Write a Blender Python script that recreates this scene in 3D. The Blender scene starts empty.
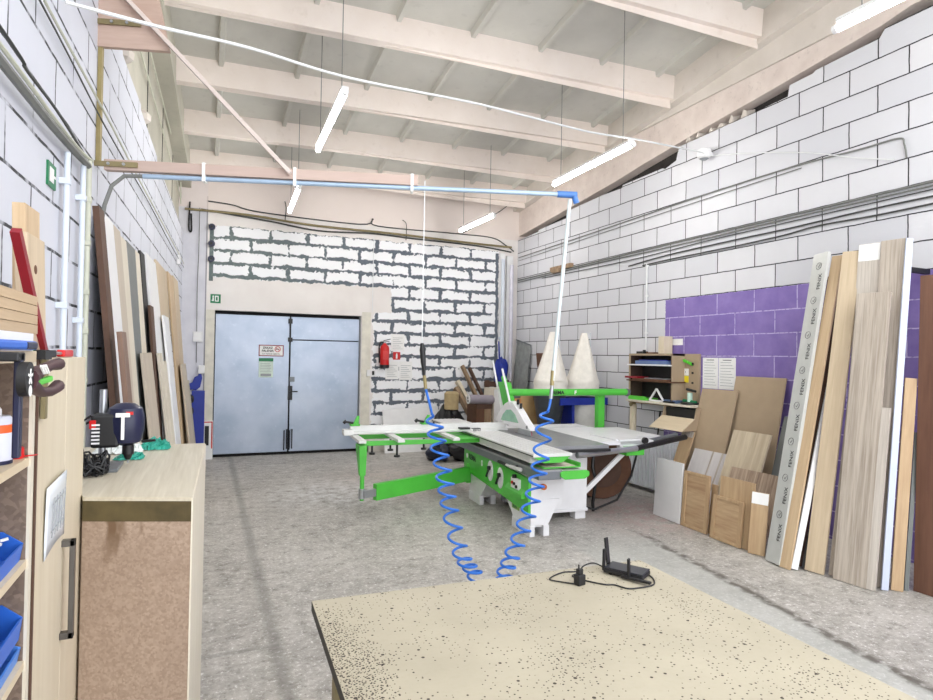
import bpy, math, random
from mathutils import Vector, Matrix
random.seed(7)
SC = bpy.context.scene
COL = SC.collection
V = Vector

# ------------------------------------------------------------------ helpers
class MB:
    """collects geometry, links it as one mesh object"""
    def __init__(s): s.v = []; s.f = []
    def _add(s, vs, fs):
        n = len(s.v); s.v += [tuple(p) for p in vs]; s.f += [tuple(i + n for i in f) for f in fs]; return s
    def box(s, x0, x1, y0, y1, z0, z1):
        vs = [(x0,y0,z0),(x1,y0,z0),(x1,y1,z0),(x0,y1,z0),(x0,y0,z1),(x1,y0,z1),(x1,y1,z1),(x0,y1,z1)]
        return s._add(vs, [(0,3,2,1),(4,5,6,7),(0,1,5,4),(1,2,6,5),(2,3,7,6),(3,0,4,7)])
    def hexa(s, b, t):
        """b, t: four bottom and four top corners, counter-clockwise from above"""
        return s._add(list(b) + list(t), [(0,3,2,1),(4,5,6,7),(0,1,5,4),(1,2,6,5),(2,3,7,6),(3,0,4,7)])
    def bar(s, p0, p1, w, h, up=(0,0,1)):
        p0, p1 = V(p0), V(p1); d = (p1 - p0).normalized(); up = V(up)
        a = d.cross(up).normalized() * (w/2); b = a.cross(d).normalized() * (h/2)
        q = [-a-b, a-b, a+b, -a+b]
        return s._add([p0+k for k in q] + [p1+k for k in q], [(3,2,1,0),(4,5,6,7),(0,1,5,4),(1,2,6,5),(2,3,7,6),(3,0,4,7)])
    def cyl(s, p0, p1, r, n=16, r2=None):
        p0, p1 = V(p0), V(p1); r2 = r if r2 is None else r2
        d = (p1 - p0).normalized(); a = d.orthogonal().normalized(); b = d.cross(a)
        vs = []
        for p, q in ((p0, r), (p1, r2)):
            for i in range(n):
                t = 2*math.pi*i/n; vs.append(p + (a*math.cos(t) + b*math.sin(t))*q)
        fs = [(i, (i+1) % n, n+(i+1) % n, n+i) for i in range(n)] + [tuple(range(n-1, -1, -1)), tuple(range(n, 2*n))]
        return s._add(vs, fs)
    def tube(s, pts, r, n=8):
        pts = [V(p) for p in pts]; m = len(pts); vs = []; a = None
        for i, p in enumerate(pts):
            d = (pts[min(i+1, m-1)] - pts[max(i-1, 0)]).normalized()
            a = d.orthogonal().normalized() if a is None else (a - d*a.dot(d)).normalized()
            b = d.cross(a)
            rr = r[i] if isinstance(r, (list, tuple)) else r
            for k in range(n):
                t = 2*math.pi*k/n; vs.append(p + (a*math.cos(t) + b*math.sin(t))*rr)
        fs = [(i*n+k, i*n+(k+1) % n, (i+1)*n+(k+1) % n, (i+1)*n+k) for i in range(m-1) for k in range(n)]
        fs += [tuple(range(n-1, -1, -1)), tuple(range((m-1)*n, m*n))]
        return s._add(vs, fs)
    def prism(s, poly, ext):
        ext = V(ext); n = len(poly); vs = [V(p) for p in poly]
        nor = V((0,0,0))
        for i in range(n): nor += vs[i].cross(vs[(i+1) % n])
        flip = nor.dot(ext) > 0
        vs = vs + [p + ext for p in vs]
        a, b = tuple(range(n)), tuple(range(n, 2*n))
        fs = [(i, (i+1) % n, n+(i+1) % n, n+i) for i in range(n)]
        if flip: fs += [a[::-1], b]
        else: fs = [f[::-1] for f in fs] + [a, b[::-1]]
        return s._add(vs, fs)
    def lathe(s, prof, c=(0,0,0), n=20, sx=1.0, sy=1.0):
        c = V(c); vs = []
        for r, z in prof:
            for k in range(n):
                t = 2*math.pi*k/n; vs.append(c + V((r*math.cos(t)*sx, r*math.sin(t)*sy, z)))
        m = len(prof)
        fs = [(i*n+k, i*n+(k+1) % n, (i+1)*n+(k+1) % n, (i+1)*n+k) for i in range(m-1) for k in range(n)]
        fs += [tuple(range(n-1, -1, -1)), tuple(range((m-1)*n, m*n))]
        return s._add(vs, fs)
    def grid(s, fn, nu, nv):
        vs = [fn(i/nu, j/nv) for j in range(nv+1) for i in range(nu+1)]
        fs = [(j*(nu+1)+i, j*(nu+1)+i+1, (j+1)*(nu+1)+i+1, (j+1)*(nu+1)+i) for j in range(nv) for i in range(nu)]
        return s._add(vs, fs)
    def build(s, name, m, parent=None, smooth=False, bevel=0.0, loc=None, mat=None, solid=0.0):
        me = bpy.data.meshes.new(name); me.from_pydata(s.v, [], s.f); me.update()
        me.materials.append(m)
        if smooth:
            me.polygons.foreach_set('use_smooth', [True]*len(me.polygons))
            me.set_sharp_from_angle(angle=math.radians(40))
        o = bpy.data.objects.new(name, me); COL.objects.link(o)
        if parent is not None: o.parent = parent
        if loc is not None: o.location = loc
        if mat is not None: o.matrix_world = mat
        if solid:
            b = o.modifiers.new('Solid', 'SOLIDIFY'); b.thickness = solid
        if bevel:
            b = o.modifiers.new('Bevel', 'BEVEL'); b.width = bevel; b.segments = 2; b.limit_method = 'ANGLE'
        return o

def tag(o, label=None, cat=None, group=None, kind=None):
    if label: o['label'] = label
    if cat: o['category'] = cat
    if group: o['group'] = group
    if kind: o['kind'] = kind
    return o
def thing(name, label, cat, loc=(0,0,0), rz=0.0, group=None):
    o = bpy.data.objects.new(name, None); COL.objects.link(o); o.empty_display_size = .1
    o.location = loc; o.rotation_euler = (0, 0, rz)
    return tag(o, label, cat, group)
def struct(o): o['kind'] = 'structure'; return o

def lettering(string, size, m, parent, origin, ax, ay, align='LEFT', name='lettering', thick=.0008, bold=0.0):
    cu = bpy.data.curves.new(name, 'FONT'); cu.body = string; cu.size = size; cu.extrude = thick
    cu.align_x = align; cu.resolution_u = 2; cu.offset = bold
    o = bpy.data.objects.new(name, cu); COL.objects.link(o)
    dg = bpy.context.evaluated_depsgraph_get()
    me = bpy.data.meshes.new_from_object(o.evaluated_get(dg))
    bpy.data.objects.remove(o); bpy.data.curves.remove(cu)
    me.materials.clear(); me.materials.append(m); me.name = name
    ax, ay = V(ax).normalized(), V(ay).normalized(); az = ax.cross(ay)
    M = Matrix((ax, ay, az)).transposed().to_4x4(); M.translation = V(origin)
    me.transform(M)
    o = bpy.data.objects.new(name, me); COL.objects.link(o); o.parent = parent
    return o

# ------------------------------------------------------------------ materials
def S(r, g, b):
    f = lambda c: (c/255/12.92) if c/255 <= .04045 else ((c/255+.055)/1.055)**2.4
    return (f(r), f(g), f(b), 1.0)
class NT:
    def __init__(s, name):
        s.m = bpy.data.materials.new(name); s.m.use_nodes = True
        s.n = s.m.node_tree.nodes; s.l = s.m.node_tree.links
        s.b = s.n['Principled BSDF']
    def new(s, t, **k):
        o = s.n.new(t)
        for a, b in k.items():
            if hasattr(o, a): setattr(o, a, b)
        return o
    def put(s, sock, val):
        if hasattr(val, 'is_output'): s.l.new(val, sock)
        else: sock.default_value = val
    def math(s, op, a, b=0.0, c=None, clamp=False):
        o = s.new('ShaderNodeMath', operation=op); o.use_clamp = clamp
        s.put(o.inputs[0], a); s.put(o.inputs[1], b)
        if c is not None: s.put(o.inputs[2], c)
        return o.outputs[0]
    def mix(s, f, a, b, mode='MIX'):
        o = s.new('ShaderNodeMix', data_type='RGBA', blend_type=mode); o.clamp_factor = True
        s.put(o.inputs[0], f); s.put(o.inputs[6], a); s.put(o.inputs[7], b); return o.outputs[2]
    def noise(s, vec, scale, detail=3.0, rough=.55, dist=0.0):
        o = s.new('ShaderNodeTexNoise'); s.put(o.inputs['Vector'], vec); o.inputs['Scale'].default_value = scale
        o.inputs['Detail'].default_value = detail; o.inputs['Roughness'].default_value = rough; o.inputs['Distortion'].default_value = dist
        return o.outputs[0]
    def ramp(s, f, a, b, clamp=True):
        o = s.new('ShaderNodeMapRange'); o.clamp = clamp
        s.put(o.inputs[0], f); o.inputs[1].default_value = a; o.inputs[2].default_value = b; return o.outputs[0]
    def obj(s): return s.new('ShaderNodeTexCoord').outputs['Object']
    def scale(s, vec, sc, loc=(0,0,0)):
        o = s.new('ShaderNodeMapping'); s.put(o.inputs[0], vec); o.inputs['Scale'].default_value = sc; o.inputs['Location'].default_value = loc; return o.outputs[0]
    def sep(s, vec):
        o = s.new('ShaderNodeSeparateXYZ'); s.put(o.inputs[0], vec); return o.outputs
    def comb(s, x, y, z=0.0):
        o = s.new('ShaderNodeCombineXYZ'); s.put(o.inputs[0], x); s.put(o.inputs[1], y); s.put(o.inputs[2], z); return o.outputs[0]
    def bump(s, h, strength=.3, dist=.01):
        o = s.new('ShaderNodeBump'); s.put(o.inputs['Height'], h); o.inputs['Strength'].default_value = strength
        o.inputs['Distance'].default_value = dist; s.l.new(o.outputs[0], s.b.inputs['Normal'])
    def done(s, col, rough=.6, metal=0.0, spec=None):
        s.put(s.b.inputs['Base Color'], col); s.put(s.b.inputs['Roughness'], rough); s.put(s.b.inputs['Metallic'], metal)
        if spec is not None: s.b.inputs['Specular IOR Level'].default_value = spec
        return s.m

def plain(name, c, rough=.5, metal=0.0, var=.06, sc=9.0, bump=0.0):
    t = NT(name); p = t.obj(); n = t.noise(p, sc, 4)
    dk = tuple(x*(1-2*var) for x in c[:3]) + (1,); lt = tuple(min(1, x*(1+var)) for x in c[:3]) + (1,)
    if bump: t.bump(t.noise(p, sc*8, 3), bump, .004)
    return t.done(t.mix(t.ramp(n, .3, .7), dk, lt), rough, metal)
def dull(c, k):
    g = .3*c[0] + .59*c[1] + .11*c[2]
    return tuple(x + (g - x)*k for x in c[:3]) + (1,)
def wood(name, c, dark, gs=26.0, rough=.55, axis='Z', contrast=1.0, band=0.0):
    c, dark = dull(c, .26), dull(dark, .26)
    t = NT(name); p = t.obj()
    k = {'X': (1.2, gs, gs), 'Y': (gs, 1.2, gs), 'Z': (gs, gs, 1.2)}[axis]
    q = t.scale(p, k); n = t.noise(q, 1.0, 5, .6, .6)
    q2 = t.scale(p, tuple(x*3.3 for x in k)); n2 = t.noise(q2, 1.0, 3, .6)
    f = t.ramp(t.math('ADD', t.math('MULTIPLY', n, .65), t.math('MULTIPLY', n2, .35)), .5-.18/contrast, .5+.18/contrast)
    col = t.mix(f, dark, c)
    if band:
        b = t.ramp(t.noise(t.scale(p, tuple(x*.35 for x in k)), 1.0, 2), .45, .55)
        col = t.mix(t.math('MULTIPLY', b, band), col, dark)
    t.bump(n2, .12, .002)
    return t.done(col, rough)
def emit(name, c, s):
    t = NT(name); t.b.inputs['Emission Color'].default_value = c; t.b.inputs['Emission Strength'].default_value = s
    return t.done(c, .4)

M = {}
M['white'] = plain('white_paint', S(232,232,232), .45, 0, .02)
M['white_metal'] = plain('white_machine_paint', S(228,228,230), .4, 0, .02)
M['paper'] = plain('paper', S(240,240,238), .7, 0, .015)
M['ink'] = plain('black_ink', S(30,30,32), .6, 0, .03)
M['greyink'] = plain('grey_ink', S(150,155,158), .7, 0, .03)
M['green'] = plain('green_machine_paint', S(80,188,64), .4, 0, .06, 5)
M['greenplastic'] = plain('green_plastic', S(90,205,60), .4, 0, .04)
M['signgreen'] = plain('sign_green', S(20,120,75), .5, 0, .03)
M['red'] = plain('red_paint', S(205,25,25), .35, 0, .04)
M['darkred'] = plain('dark_red_paint', S(140,22,38), .45, 0, .06)
M['maroon'] = plain('maroon_plastic', S(62,24,32), .45, 0, .06)
M['black'] = plain('black_plastic', S(24,24,26), .45, 0, .05)
M['blackmat'] = plain('black_rubber', S(20,20,22), .8, 0, .05)
M['navy'] = plain('navy_plastic', S(28,32,62), .35, 0, .05)
M['blue'] = plain('blue_plastic', S(45,105,205), .4, 0, .05)
M['royal'] = plain('royal_blue_paint', S(26,48,150), .45, 0, .06)
M['hose'] = plain('blue_hose', S(40,110,205), .35, 0, .08, 20)
M['pipeblue'] = plain('pale_blue_pipe', S(170,192,215), .35, .2, .04)
M['steel'] = plain('brushed_steel', S(175,178,182), .32, .75, .05)
M['alu'] = plain('aluminium', S(222,222,220), .38, .15, .03)
M['castiron'] = plain('cast_iron_table', S(150,152,154), .35, .35, .06, 6)
M['greymetal'] = plain('grey_metal', S(120,124,128), .4, .4, .06)
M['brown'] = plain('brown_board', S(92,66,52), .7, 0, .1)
M['card'] = plain('cardboard', S(200,165,115), .8, 0, .06)
M['darkbrown'] = plain('dark_brown_card', S(105,72,52), .8, 0, .12)
M['conduit'] = plain('white_conduit', S(214,222,232), .4, 0, .02)
M['ivory'] = plain('ivory_conduit', S(200,202,184), .5, 0, .05)
M['cable'] = plain('grey_cable', S(120,122,118), .6, 0, .08)
M['darkcable'] = plain('dark_cable', S(62,64,62), .6, 0, .1)
M['wcable'] = plain('white_cable', S(226,228,228), .5, 0, .03)
M['jib'] = wood('painted_beam', S(202,174,158), S(184,152,136), 14, .6, 'X', .7)
M['jibdiag'] = wood('painted_brace', S(222,204,194), S(204,184,172), 14, .6, 'X', .7)
M['ochre'] = plain('ochre_post', S(150,136,92), .6, 0, .08)
M['olive'] = plain('olive_steel', S(140,128,92), .55, .2, .12)
M['teal'] = plain('teal_plastic_film', S(60,170,150), .4, 0, .15, 12)
M['film'] = plain('white_film', S(226,230,228), .4, 0, .06, 14)
M['bagcloth'] = plain('filter_cloth', S(238,233,224), .85, 0, .04, 14, .2)
M['bagplastic'] = plain('collection_bag', S(196,194,190), .35, 0, .08, 8, .3)
M['yellow'] = plain('yellow_label', S(235,215,40), .5, 0, .03)
M['orange'] = plain('orange_label', S(225,100,40), .5, 0, .04)
M['purplebrown'] = plain('grey_violet_pipe', S(150,142,152), .5, 0, .05)

# woods: grain along the length of each board
M['oak'] = wood('oak_board', S(212,180,130), S(188,152,102))
M['oakpale'] = wood('pale_oak_board', S(214,190,150), S(190,164,124))
M['oakgold'] = wood('golden_oak', S(206,170,116), S(176,136,84), 18)
M['greyoak'] = wood('grey_oak_board', S(196,182,164), S(160,144,126), 40, .6, 'Z', 1.6)
M['greyoak2'] = wood('light_grey_oak', S(206,196,182), S(176,164,150), 48, .6, 'Z', 1.4)
M['sonoma'] = wood('sonoma_board', S(214,196,160), S(186,164,126), 20, .55, 'Z', 1.2)
M['stripe'] = wood('striped_walnut', S(196,168,136), S(140,110,86), 22, .55, 'Z', 1.6)
M['ashwhite'] = wood('whitewashed_board', S(220,216,214), S(200,192,192), 14, .55, 'Z', .8)
M['mdf'] = plain('mdf_sheet', S(172,152,126), .75, 0, .03, 6)
M['walnut'] = wood('brown_door_panel', S(124,78,50), S(96,56,34), 16, .5, 'Z', 1.0)
M['whiteboard'] = plain('white_laminate', S(232,232,232), .35, 0, .015)
M['cream'] = wood('cream_board', S(226,216,194), S(208,196,170), 22, .6, 'Z', .8)
M['beige'] = wood('beige_board', S(206,190,166), S(184,168,144), 22, .6, 'Z', .8)
M['olivewood'] = wood('olive_beige_board', S(190,180,150), S(166,156,126), 22, .6, 'Z', .8)
M['greyboard'] = plain('dark_grey_laminate', S(112,116,114), .5, 0, .05)
M['blackboard'] = plain('black_board', S(34,32,32), .6, 0, .06)
M['foil'] = plain('silver_grey_foil', S(196,198,194), .32, .1, .03)
M['palewood'] = wood('pale_birch_panel', S(222,208,176), S(208,190,154), 10, .55, 'Z', .8)
M['palewoodx'] = wood('pale_birch_shelf', S(222,202,164), S(206,182,140), 12, .55, 'Y', .8)
M['raw'] = wood('raw_timber', S(176,142,98), S(120,92,62), 16, .8, 'Z', 1.2)
M['topwood'] = wood('pale_striped_top', S(212,202,178), S(190,178,150), 30, .5, 'Y', 1.2)

def chip(name, c, d, sc=140, dirt=None):
    c, d = dull(c, .3), dull(d, .3)
    t = NT(name); p = t.obj()
    v = t.new('ShaderNodeTexVoronoi'); t.put(v.inputs['Vector'], p); v.inputs['Scale'].default_value = sc
    bw = t.sep(v.outputs['Color'])[0]
    n = t.noise(p, 5, 4)
    col = t.mix(t.math('MULTIPLY', bw, .8), c, d)
    col = t.mix(t.math('MULTIPLY', t.ramp(n, .45, .7), .35), col, d)
    if dirt:
        f = t.math('MULTIPLY', t.ramp(t.noise(t.scale(p, (9, 9, 4)), 1, 3), .6, .66), t.ramp(t.sep(p)[2], .98, 1.12))
        col = t.mix(f, col, dirt)
    return t.done(col, .75)
M['chip'] = chip('raw_chipboard', S(182,152,124), S(150,120,94), 150, S(112,88,66))
M['chipdark'] = chip('dark_chipboard', S(140,114,94), S(102,80,64), 110)
M['rim'] = plain('stained_edge_band', S(88,76,46), .7, 0, .2, 14)

# workbench top: cream board with scattered drill holes and pencil rings
def bench_mat():
    t = NT('drilled_bench_top'); p = t.obj()
    dens = t.noise(p, 2.6, 3)
    x, y, z = t.sep(p)
    left = t.math('MULTIPLY', t.ramp(x, .19, .03), t.ramp(y, -.02, -.3))
    def dots(sc, rad, thr, lw=.3):
        q = t.comb(t.math('MULTIPLY', x, sc), t.math('MULTIPLY', y, sc))
        v = t.new('ShaderNodeTexVoronoi', voronoi_dimensions='2D'); t.put(v.inputs['Vector'], q); v.inputs['Scale'].default_value = 1
        r = t.sep(v.outputs['Color'])
        pres = t.math('GREATER_THAN', t.math('ADD', r[0], t.math('MULTIPLY', t.math('SUBTRACT', t.math('ADD', dens, t.math('MULTIPLY', left, lw)), .5), 1.5)), thr)
        rr = t.math('MULTIPLY', t.math('ADD', t.math('MULTIPLY', r[1], .8), .5), rad*sc)
        return t.math('MULTIPLY', pres, t.math('LESS_THAN', v.outputs['Distance'], rr))
    f = t.math('MAXIMUM', t.math('MAXIMUM', dots(62, .0025, .72), dots(19, .0044, .78)), dots(105, .0026, 1.10, .88))
    base = t.mix(t.ramp(t.noise(p, 3, 5), .3, .7), S(172,164,144), S(186,178,157))
    base = t.mix(t.math('MULTIPLY', t.ramp(t.noise(p, 60, 2), .5, .8), .15), base, S(156,146,118))
    for (cx, cy, r) in ((1.02, .30, .024), (1.22, .10, .026), (1.14, .13, .022), (.10, 1.02, .022), (.09, .80, .02)):
        d = t.new('ShaderNodeVectorMath', operation='DISTANCE'); t.put(d.inputs[0], t.comb(x, y)); d.inputs[1].default_value = (cx, cy, 0)
        ring = t.math('LESS_THAN', t.math('ABSOLUTE', t.math('SUBTRACT', d.outputs['Value'], r)), .0009)
        base = t.mix(t.math('MULTIPLY', ring, .7), base, S(110,100,84))
    return t.done(t.mix(f, base, S(42,28,16)), .6)
M['bench'] = bench_mat()

def block_wall(name, u_axis, bw, bh, u0, v0, base, base2, mort, msize, purple=False, broken=0.0):
    t = NT(name); p = t.obj(); s = t.sep(p)
    wob = t.math('MULTIPLY', t.math('SUBTRACT', t.noise(p, 7, 3), .5), .012)
    u = t.math('ADD', t.math('SUBTRACT', s[u_axis], u0), wob); v = t.math('ADD', t.math('SUBTRACT', s[2], v0), wob)
    b = t.new('ShaderNodeTexBrick'); b.offset = .5; b.offset_frequency = 2
    t.put(b.inputs['Vector'], t.comb(u, v)); b.inputs['Scale'].default_value = 1
    b.inputs['Brick Width'].default_value = bw; b.inputs['Row Height'].default_value = bh
    b.inputs['Mortar Size'].default_value = msize; b.inputs['Mortar Smooth'].default_value = .25; b.inputs['Bias'].default_value = 0
    b.inputs['Color1'].default_value = base; b.inputs['Color2'].default_value = base2; b.inputs['Mortar'].default_value = mort
    fac = b.outputs['Fac']
    n = t.noise(p, 5, 5)
    bc = t.mix(t.math('MULTIPLY', t.ramp(n, .35, .75), .35), b.outputs['Color'], tuple(x*.86 for x in base[:3]) + (1,))
    mort_f = fac
    if broken: mort_f = t.math('MULTIPLY', fac, t.ramp(t.noise(p, 9, 3), broken-.12, broken+.08))
    blk = t.mix(mort_f, t.mix(.75, base, base2), mort)
    col = t.mix(t.math('SUBTRACT', 1.0, fac), blk, bc)
    if purple:
        edge = t.math('MULTIPLY', t.math('SUBTRACT', t.noise(p, 11, 3), .5), .03)
        reg = t.math('MULTIPLY', t.math('LESS_THAN', t.math('ADD', s[u_axis], edge), 6.262), t.math('LESS_THAN', t.math('ADD', s[2], edge), 2.437))
        patch = t.math('MULTIPLY', t.math('LESS_THAN', t.math('ADD', s[u_axis], t.math('MULTIPLY', edge, 2.0)), 3.22), t.math('GREATER_THAN', t.math('ADD', s[2], t.math('MULTIPLY', edge, 3.0)), 2.42))
        pc = t.mix(t.ramp(n, .3, .7), S(122,102,170), S(142,124,186))
        pc = t.mix(t.math('MULTIPLY', fac, t.ramp(t.noise(p, 26, 2), .3, .5)), pc, S(196,184,222))
        col = t.mix(reg, col, pc)
    t.bump(t.math('ADD', t.math('MULTIPLY', fac, -1.0), t.math('MULTIPLY', t.noise(p, 40, 3), .15)), .5, .012)
    return t.done(col, .8)
M['wall_r'] = block_wall('aerated_block_wall', 1, .524, .2418, .154, .024, S(218,218,222), S(202,203,209), S(34,34,38), .0062, True)
M['wall_l'] = block_wall('whitewashed_block_wall', 1, .60, .205, .1, .026, S(218,220,228), S(208,211,220), S(62,64,68), .0075, False, .44)

def back_wall():
    t = NT('bare_brick_and_plaster'); p = t.obj(); s = t.sep(p); x, z = s[0], s[2]
    n1 = t.math('SUBTRACT', t.noise(t.scale(p, (1,1,1)), 6, 4, .65), .5); n2 = t.math('SUBTRACT', t.noise(t.scale(p, (1,1,1), (3.1,0,7.7)), 7, 4, .65), .5)
    n3 = t.math('SUBTRACT', t.noise(p, 22, 3), .5)
    # ragged plaster smears: distort the joint pattern
    u = t.math('ADD', t.math('SUBTRACT', x, .345), t.math('ADD', t.math('MULTIPLY', n1, .09), t.math('MULTIPLY', n3, .04)))
    v = t.math('ADD', t.math('SUBTRACT', z, .033), t.math('ADD', t.math('MULTIPLY', n2, .085), t.math('MULTIPLY', n3, .045)))
    b = t.new('ShaderNodeTexBrick'); b.offset = .5; b.offset_frequency = 2
    t.put(b.inputs['Vector'], t.comb(u, v)); b.inputs['Scale'].default_value = 1
    b.inputs['Brick Width'].default_value = .592; b.inputs['Row Height'].default_value = .2025
    b.inputs['Mortar Size'].default_value = .075; b.inputs['Mortar Smooth'].default_value = 1.0
    n4 = t.math('SUBTRACT', t.noise(t.scale(p, (1,1,1.6), (9.3,0,2.2)), 3.2, 5, .7), .5)
    th = t.math('ADD', .69, t.math('ADD', t.math('MULTIPLY', n4, -2.3), t.math('MULTIPLY', n3, -.8)))
    fac = t.ramp(t.math('SUBTRACT', b.outputs['Fac'], th), -.04, .04)
    big = t.math('MULTIPLY', n1, .22)
    def between(val, lo, hi):
        return t.math('MULTIPLY', t.math('GREATER_THAN', val, lo), t.math('LESS_THAN', val, hi))
    xx = t.math('ADD', x, big); zz = t.math('ADD', z, t.math('MULTIPLY', n2, .12))
    top = t.math('MULTIPLY', between(x, .04, 5.06), between(zz, 2.84, 3.66))
    mid = t.math('MULTIPLY', between(xx, 2.98, 5.06), between(zz, 1.9, 2.9))
    low = t.math('MULTIPLY', between(xx, 2.66, 5.06), between(zz, .45, 2.4))
    reg = t.math('MAXIMUM', top, t.math('MAXIMUM', mid, low))
    f = t.math('MULTIPLY', reg, fac)
    f = t.math('MAXIMUM', f, t.math('MULTIPLY', between(x, .03, .09), between(z, 2.78, 3.66)))
    f = t.math('MAXIMUM', f, t.math('MULTIPLY', between(t.math('ADD', x, t.math('MULTIPLY', n2, .10)), 5.0, 5.06), between(z, 1.0, 3.62)))
    tone = t.mix(t.ramp(x, .2, 2.6), S(118,132,128), S(104,112,122))
    tone = t.mix(t.math('MULTIPLY', t.ramp(n3, -.2, .2), .5), tone, S(70,76,86))
    plaster = t.mix(t.ramp(t.noise(p, 1.6, 5), .35, .7), S(236,232,228), S(226,220,216))
    col_l = t.mix(t.ramp(t.noise(p, 2.2, 5), .35, .7), S(222,222,228), S(202,202,210))
    base = t.mix(t.math('LESS_THAN', x, -.005), plaster, col_l)
    base = t.mix(t.math('MULTIPLY', between(x, -.02, .0), between(z, .0, 4.1)), base, S(150,150,156))
    pk = t.math('GREATER_THAN', z, 3.9)
    base = t.mix(t.math('MULTIPLY', pk, .7), base, S(232,218,210))
    base = t.mix(reg, base, S(244,245,247))
    h = t.math('ADD', t.math('MULTIPLY', f, -1.0), t.math('MULTIPLY', n3, .4))
    t.bump(h, .35, .01)
    return t.done(t.mix(f, base, tone), .8)
M['wall_b'] = back_wall()

def concrete(name, a, b, dirt, sc=1.5):
    t = NT(name); p = t.obj()
    c = t.mix(t.ramp(t.noise(p, sc, 6, .6), .3, .7), a, b)
    c = t.mix(t.math('MULTIPLY', t.ramp(t.noise(p, sc*5, 4), .6, .8), .3), c, dirt)
    t.bump(t.noise(p, 30, 4), .15, .006)
    return t.done(c, .85)
M['slab'] = concrete('roof_slab_concrete', S(192,190,182), S(206,204,196), S(150,146,138))
M['beam'] = concrete('roof_beam_concrete', S(230,218,208), S(238,228,220), S(196,180,166), 2.0)
M['girder'] = concrete('girder_concrete', S(204,196,186), S(216,208,200), S(168,158,148), 2.0)
M['girder_l'] = concrete('left_girder_concrete', S(176,174,160), S(194,190,176), S(130,126,112), 2.0)
M['dark'] = plain('dark_cavity', S(48,44,42), .9, 0, .2)
M['brickpink'] = concrete('pinkish_brick', S(224,212,204), S(208,194,186), S(120,105,98), 4)

def floor_mat():
    t = NT('worn_concrete_floor'); p = t.obj(); s = t.sep(p); x, y = s[0], s[1]
    n = t.noise(p, 1.1, 8, .65); n2 = t.noise(p, 9, 6, .7); n3 = t.noise(p, 38, 5, .75)
    c = t.mix(t.ramp(n, .32, .68), S(154,150,143), S(190,186,179))
    c = t.mix(t.math('MULTIPLY', t.ramp(n2, .5, .66), .55), c, S(212,209,203))
    c = t.mix(t.math('MULTIPLY', t.ramp(n2, .46, .34), .65), c, S(112,107,100))
    c = t.mix(t.math('MULTIPLY', t.ramp(n3, .56, .64), .8), c, S(240,239,236))
    c = t.mix(t.math('MULTIPLY', t.ramp(n3, .44, .34), .6), c, S(88,84,80))
    wob = t.math('MULTIPLY', t.math('SUBTRACT', t.noise(p, 5, 5), .5), .14)
    # smooth repaired strip beside the long crack
    xl = t.math('ADD', x, wob)
    cen = t.math('ADD', 3.44, t.math('MULTIPLY', t.math('SUBTRACT', y, 2.4), .155))
    dx = t.math('SUBTRACT', xl, cen)
    strip = t.math('MULTIPLY', t.math('MULTIPLY', t.ramp(dx, -.80, -.70), t.ramp(dx, .10, .02)), t.math('MULTIPLY', t.ramp(y, 4.9, 4.3), t.ramp(y, .4, 1.0)))
    c = t.mix(t.math('MULTIPLY', strip, .55), c, t.mix(t.ramp(n, .3, .7), S(176,180,175), S(194,196,191)))
    d2 = t.math('ABSOLUTE', t.math('SUBTRACT', dx, .06))
    crack = t.math('MULTIPLY', t.ramp(d2, .06, .012), t.math('MULTIPLY', t.ramp(t.noise(p, 13, 4), .36, .52), t.ramp(y, 5.0, 4.6)))
    c = t.mix(t.math('MULTIPLY', crack, .85), c, S(84,78,70))
    d3 = t.math('ABSOLUTE', t.math('ADD', dx, .80))
    c = t.mix(t.math('MULTIPLY', t.math('MULTIPLY', t.ramp(d3, .11, .02), t.ramp(t.noise(p, 16, 4), .46, .6)), t.math('MULTIPLY', t.ramp(y, 4.4, 3.8), .75)), c, S(108,98,94))
    # slab joint running towards the doors
    j = t.math('ABSOLUTE', t.math('SUBTRACT', t.math('ADD', x, t.math('MULTIPLY', wob, .35)), .40))
    c = t.mix(t.math('MULTIPLY', t.ramp(j, .06, .015), .5), c, S(112,110,104))
    j2 = t.math('ABSOLUTE', t.math('SUBTRACT', t.math('ADD', y, t.math('MULTIPLY', wob, .35)), 3.62))
    c = t.mix(t.math('MULTIPLY', t.math('MULTIPLY', t.ramp(j2, .03, .01), t.math('LESS_THAN', x, .42)), .45), c, S(120,118,112))
    # faint red dust stains
    def stain(cx, cy, r, col, k):
        d = t.new('ShaderNodeVectorMath', operation='DISTANCE'); t.put(d.inputs[0], t.comb(x, y)); d.inputs[1].default_value = (cx, cy, 0)
        return t.math('MULTIPLY', t.math('MULTIPLY', t.ramp(d.outputs['Value'], r, r*.3), t.ramp(n2, .4, .6)), k)
    c = t.mix(stain(4.4, 5.3, 1.0, 0, .6), c, S(158,112,112))
    c = t.mix(stain(2.4, 7.9, 1.3, 0, .35), c, S(184,152,142))
    c = t.mix(stain(1.5, 7.4, 1.0, 0, .55), c, S(224,226,228))
    t.bump(t.math('ADD', n2, t.math('MULTIPLY', n3, .5)), .25, .006)
    return t.done(c, .6)
M['floor'] = floor_mat()

def door_mat():
    t = NT('galvanised_door_sheet'); p = t.obj()
    c = t.mix(t.ramp(t.noise(p, 1.8, 4), .3, .7), S(158,172,192), S(186,196,212))
    c = t.mix(t.math('MULTIPLY', t.ramp(t.noise(p, 14, 4), .6, .75), .3), c, S(206,214,226))
    t.bump(t.noise(p, 2.2, 2), .25, .03)
    return t.done(c, .38, .35)
M['door'] = door_mat()
M['glassgreen'] = plain('tinted_guard_window', S(150,196,168), .15, 0, .08)
def radiator_mat(): return plain('white_radiator', S(240,242,246), .4, 0, .02)
M['rad'] = radiator_mat()
M['lamp'] = emit('lit_tube', (1.0, .985, .96, 1), 31.0)

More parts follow.
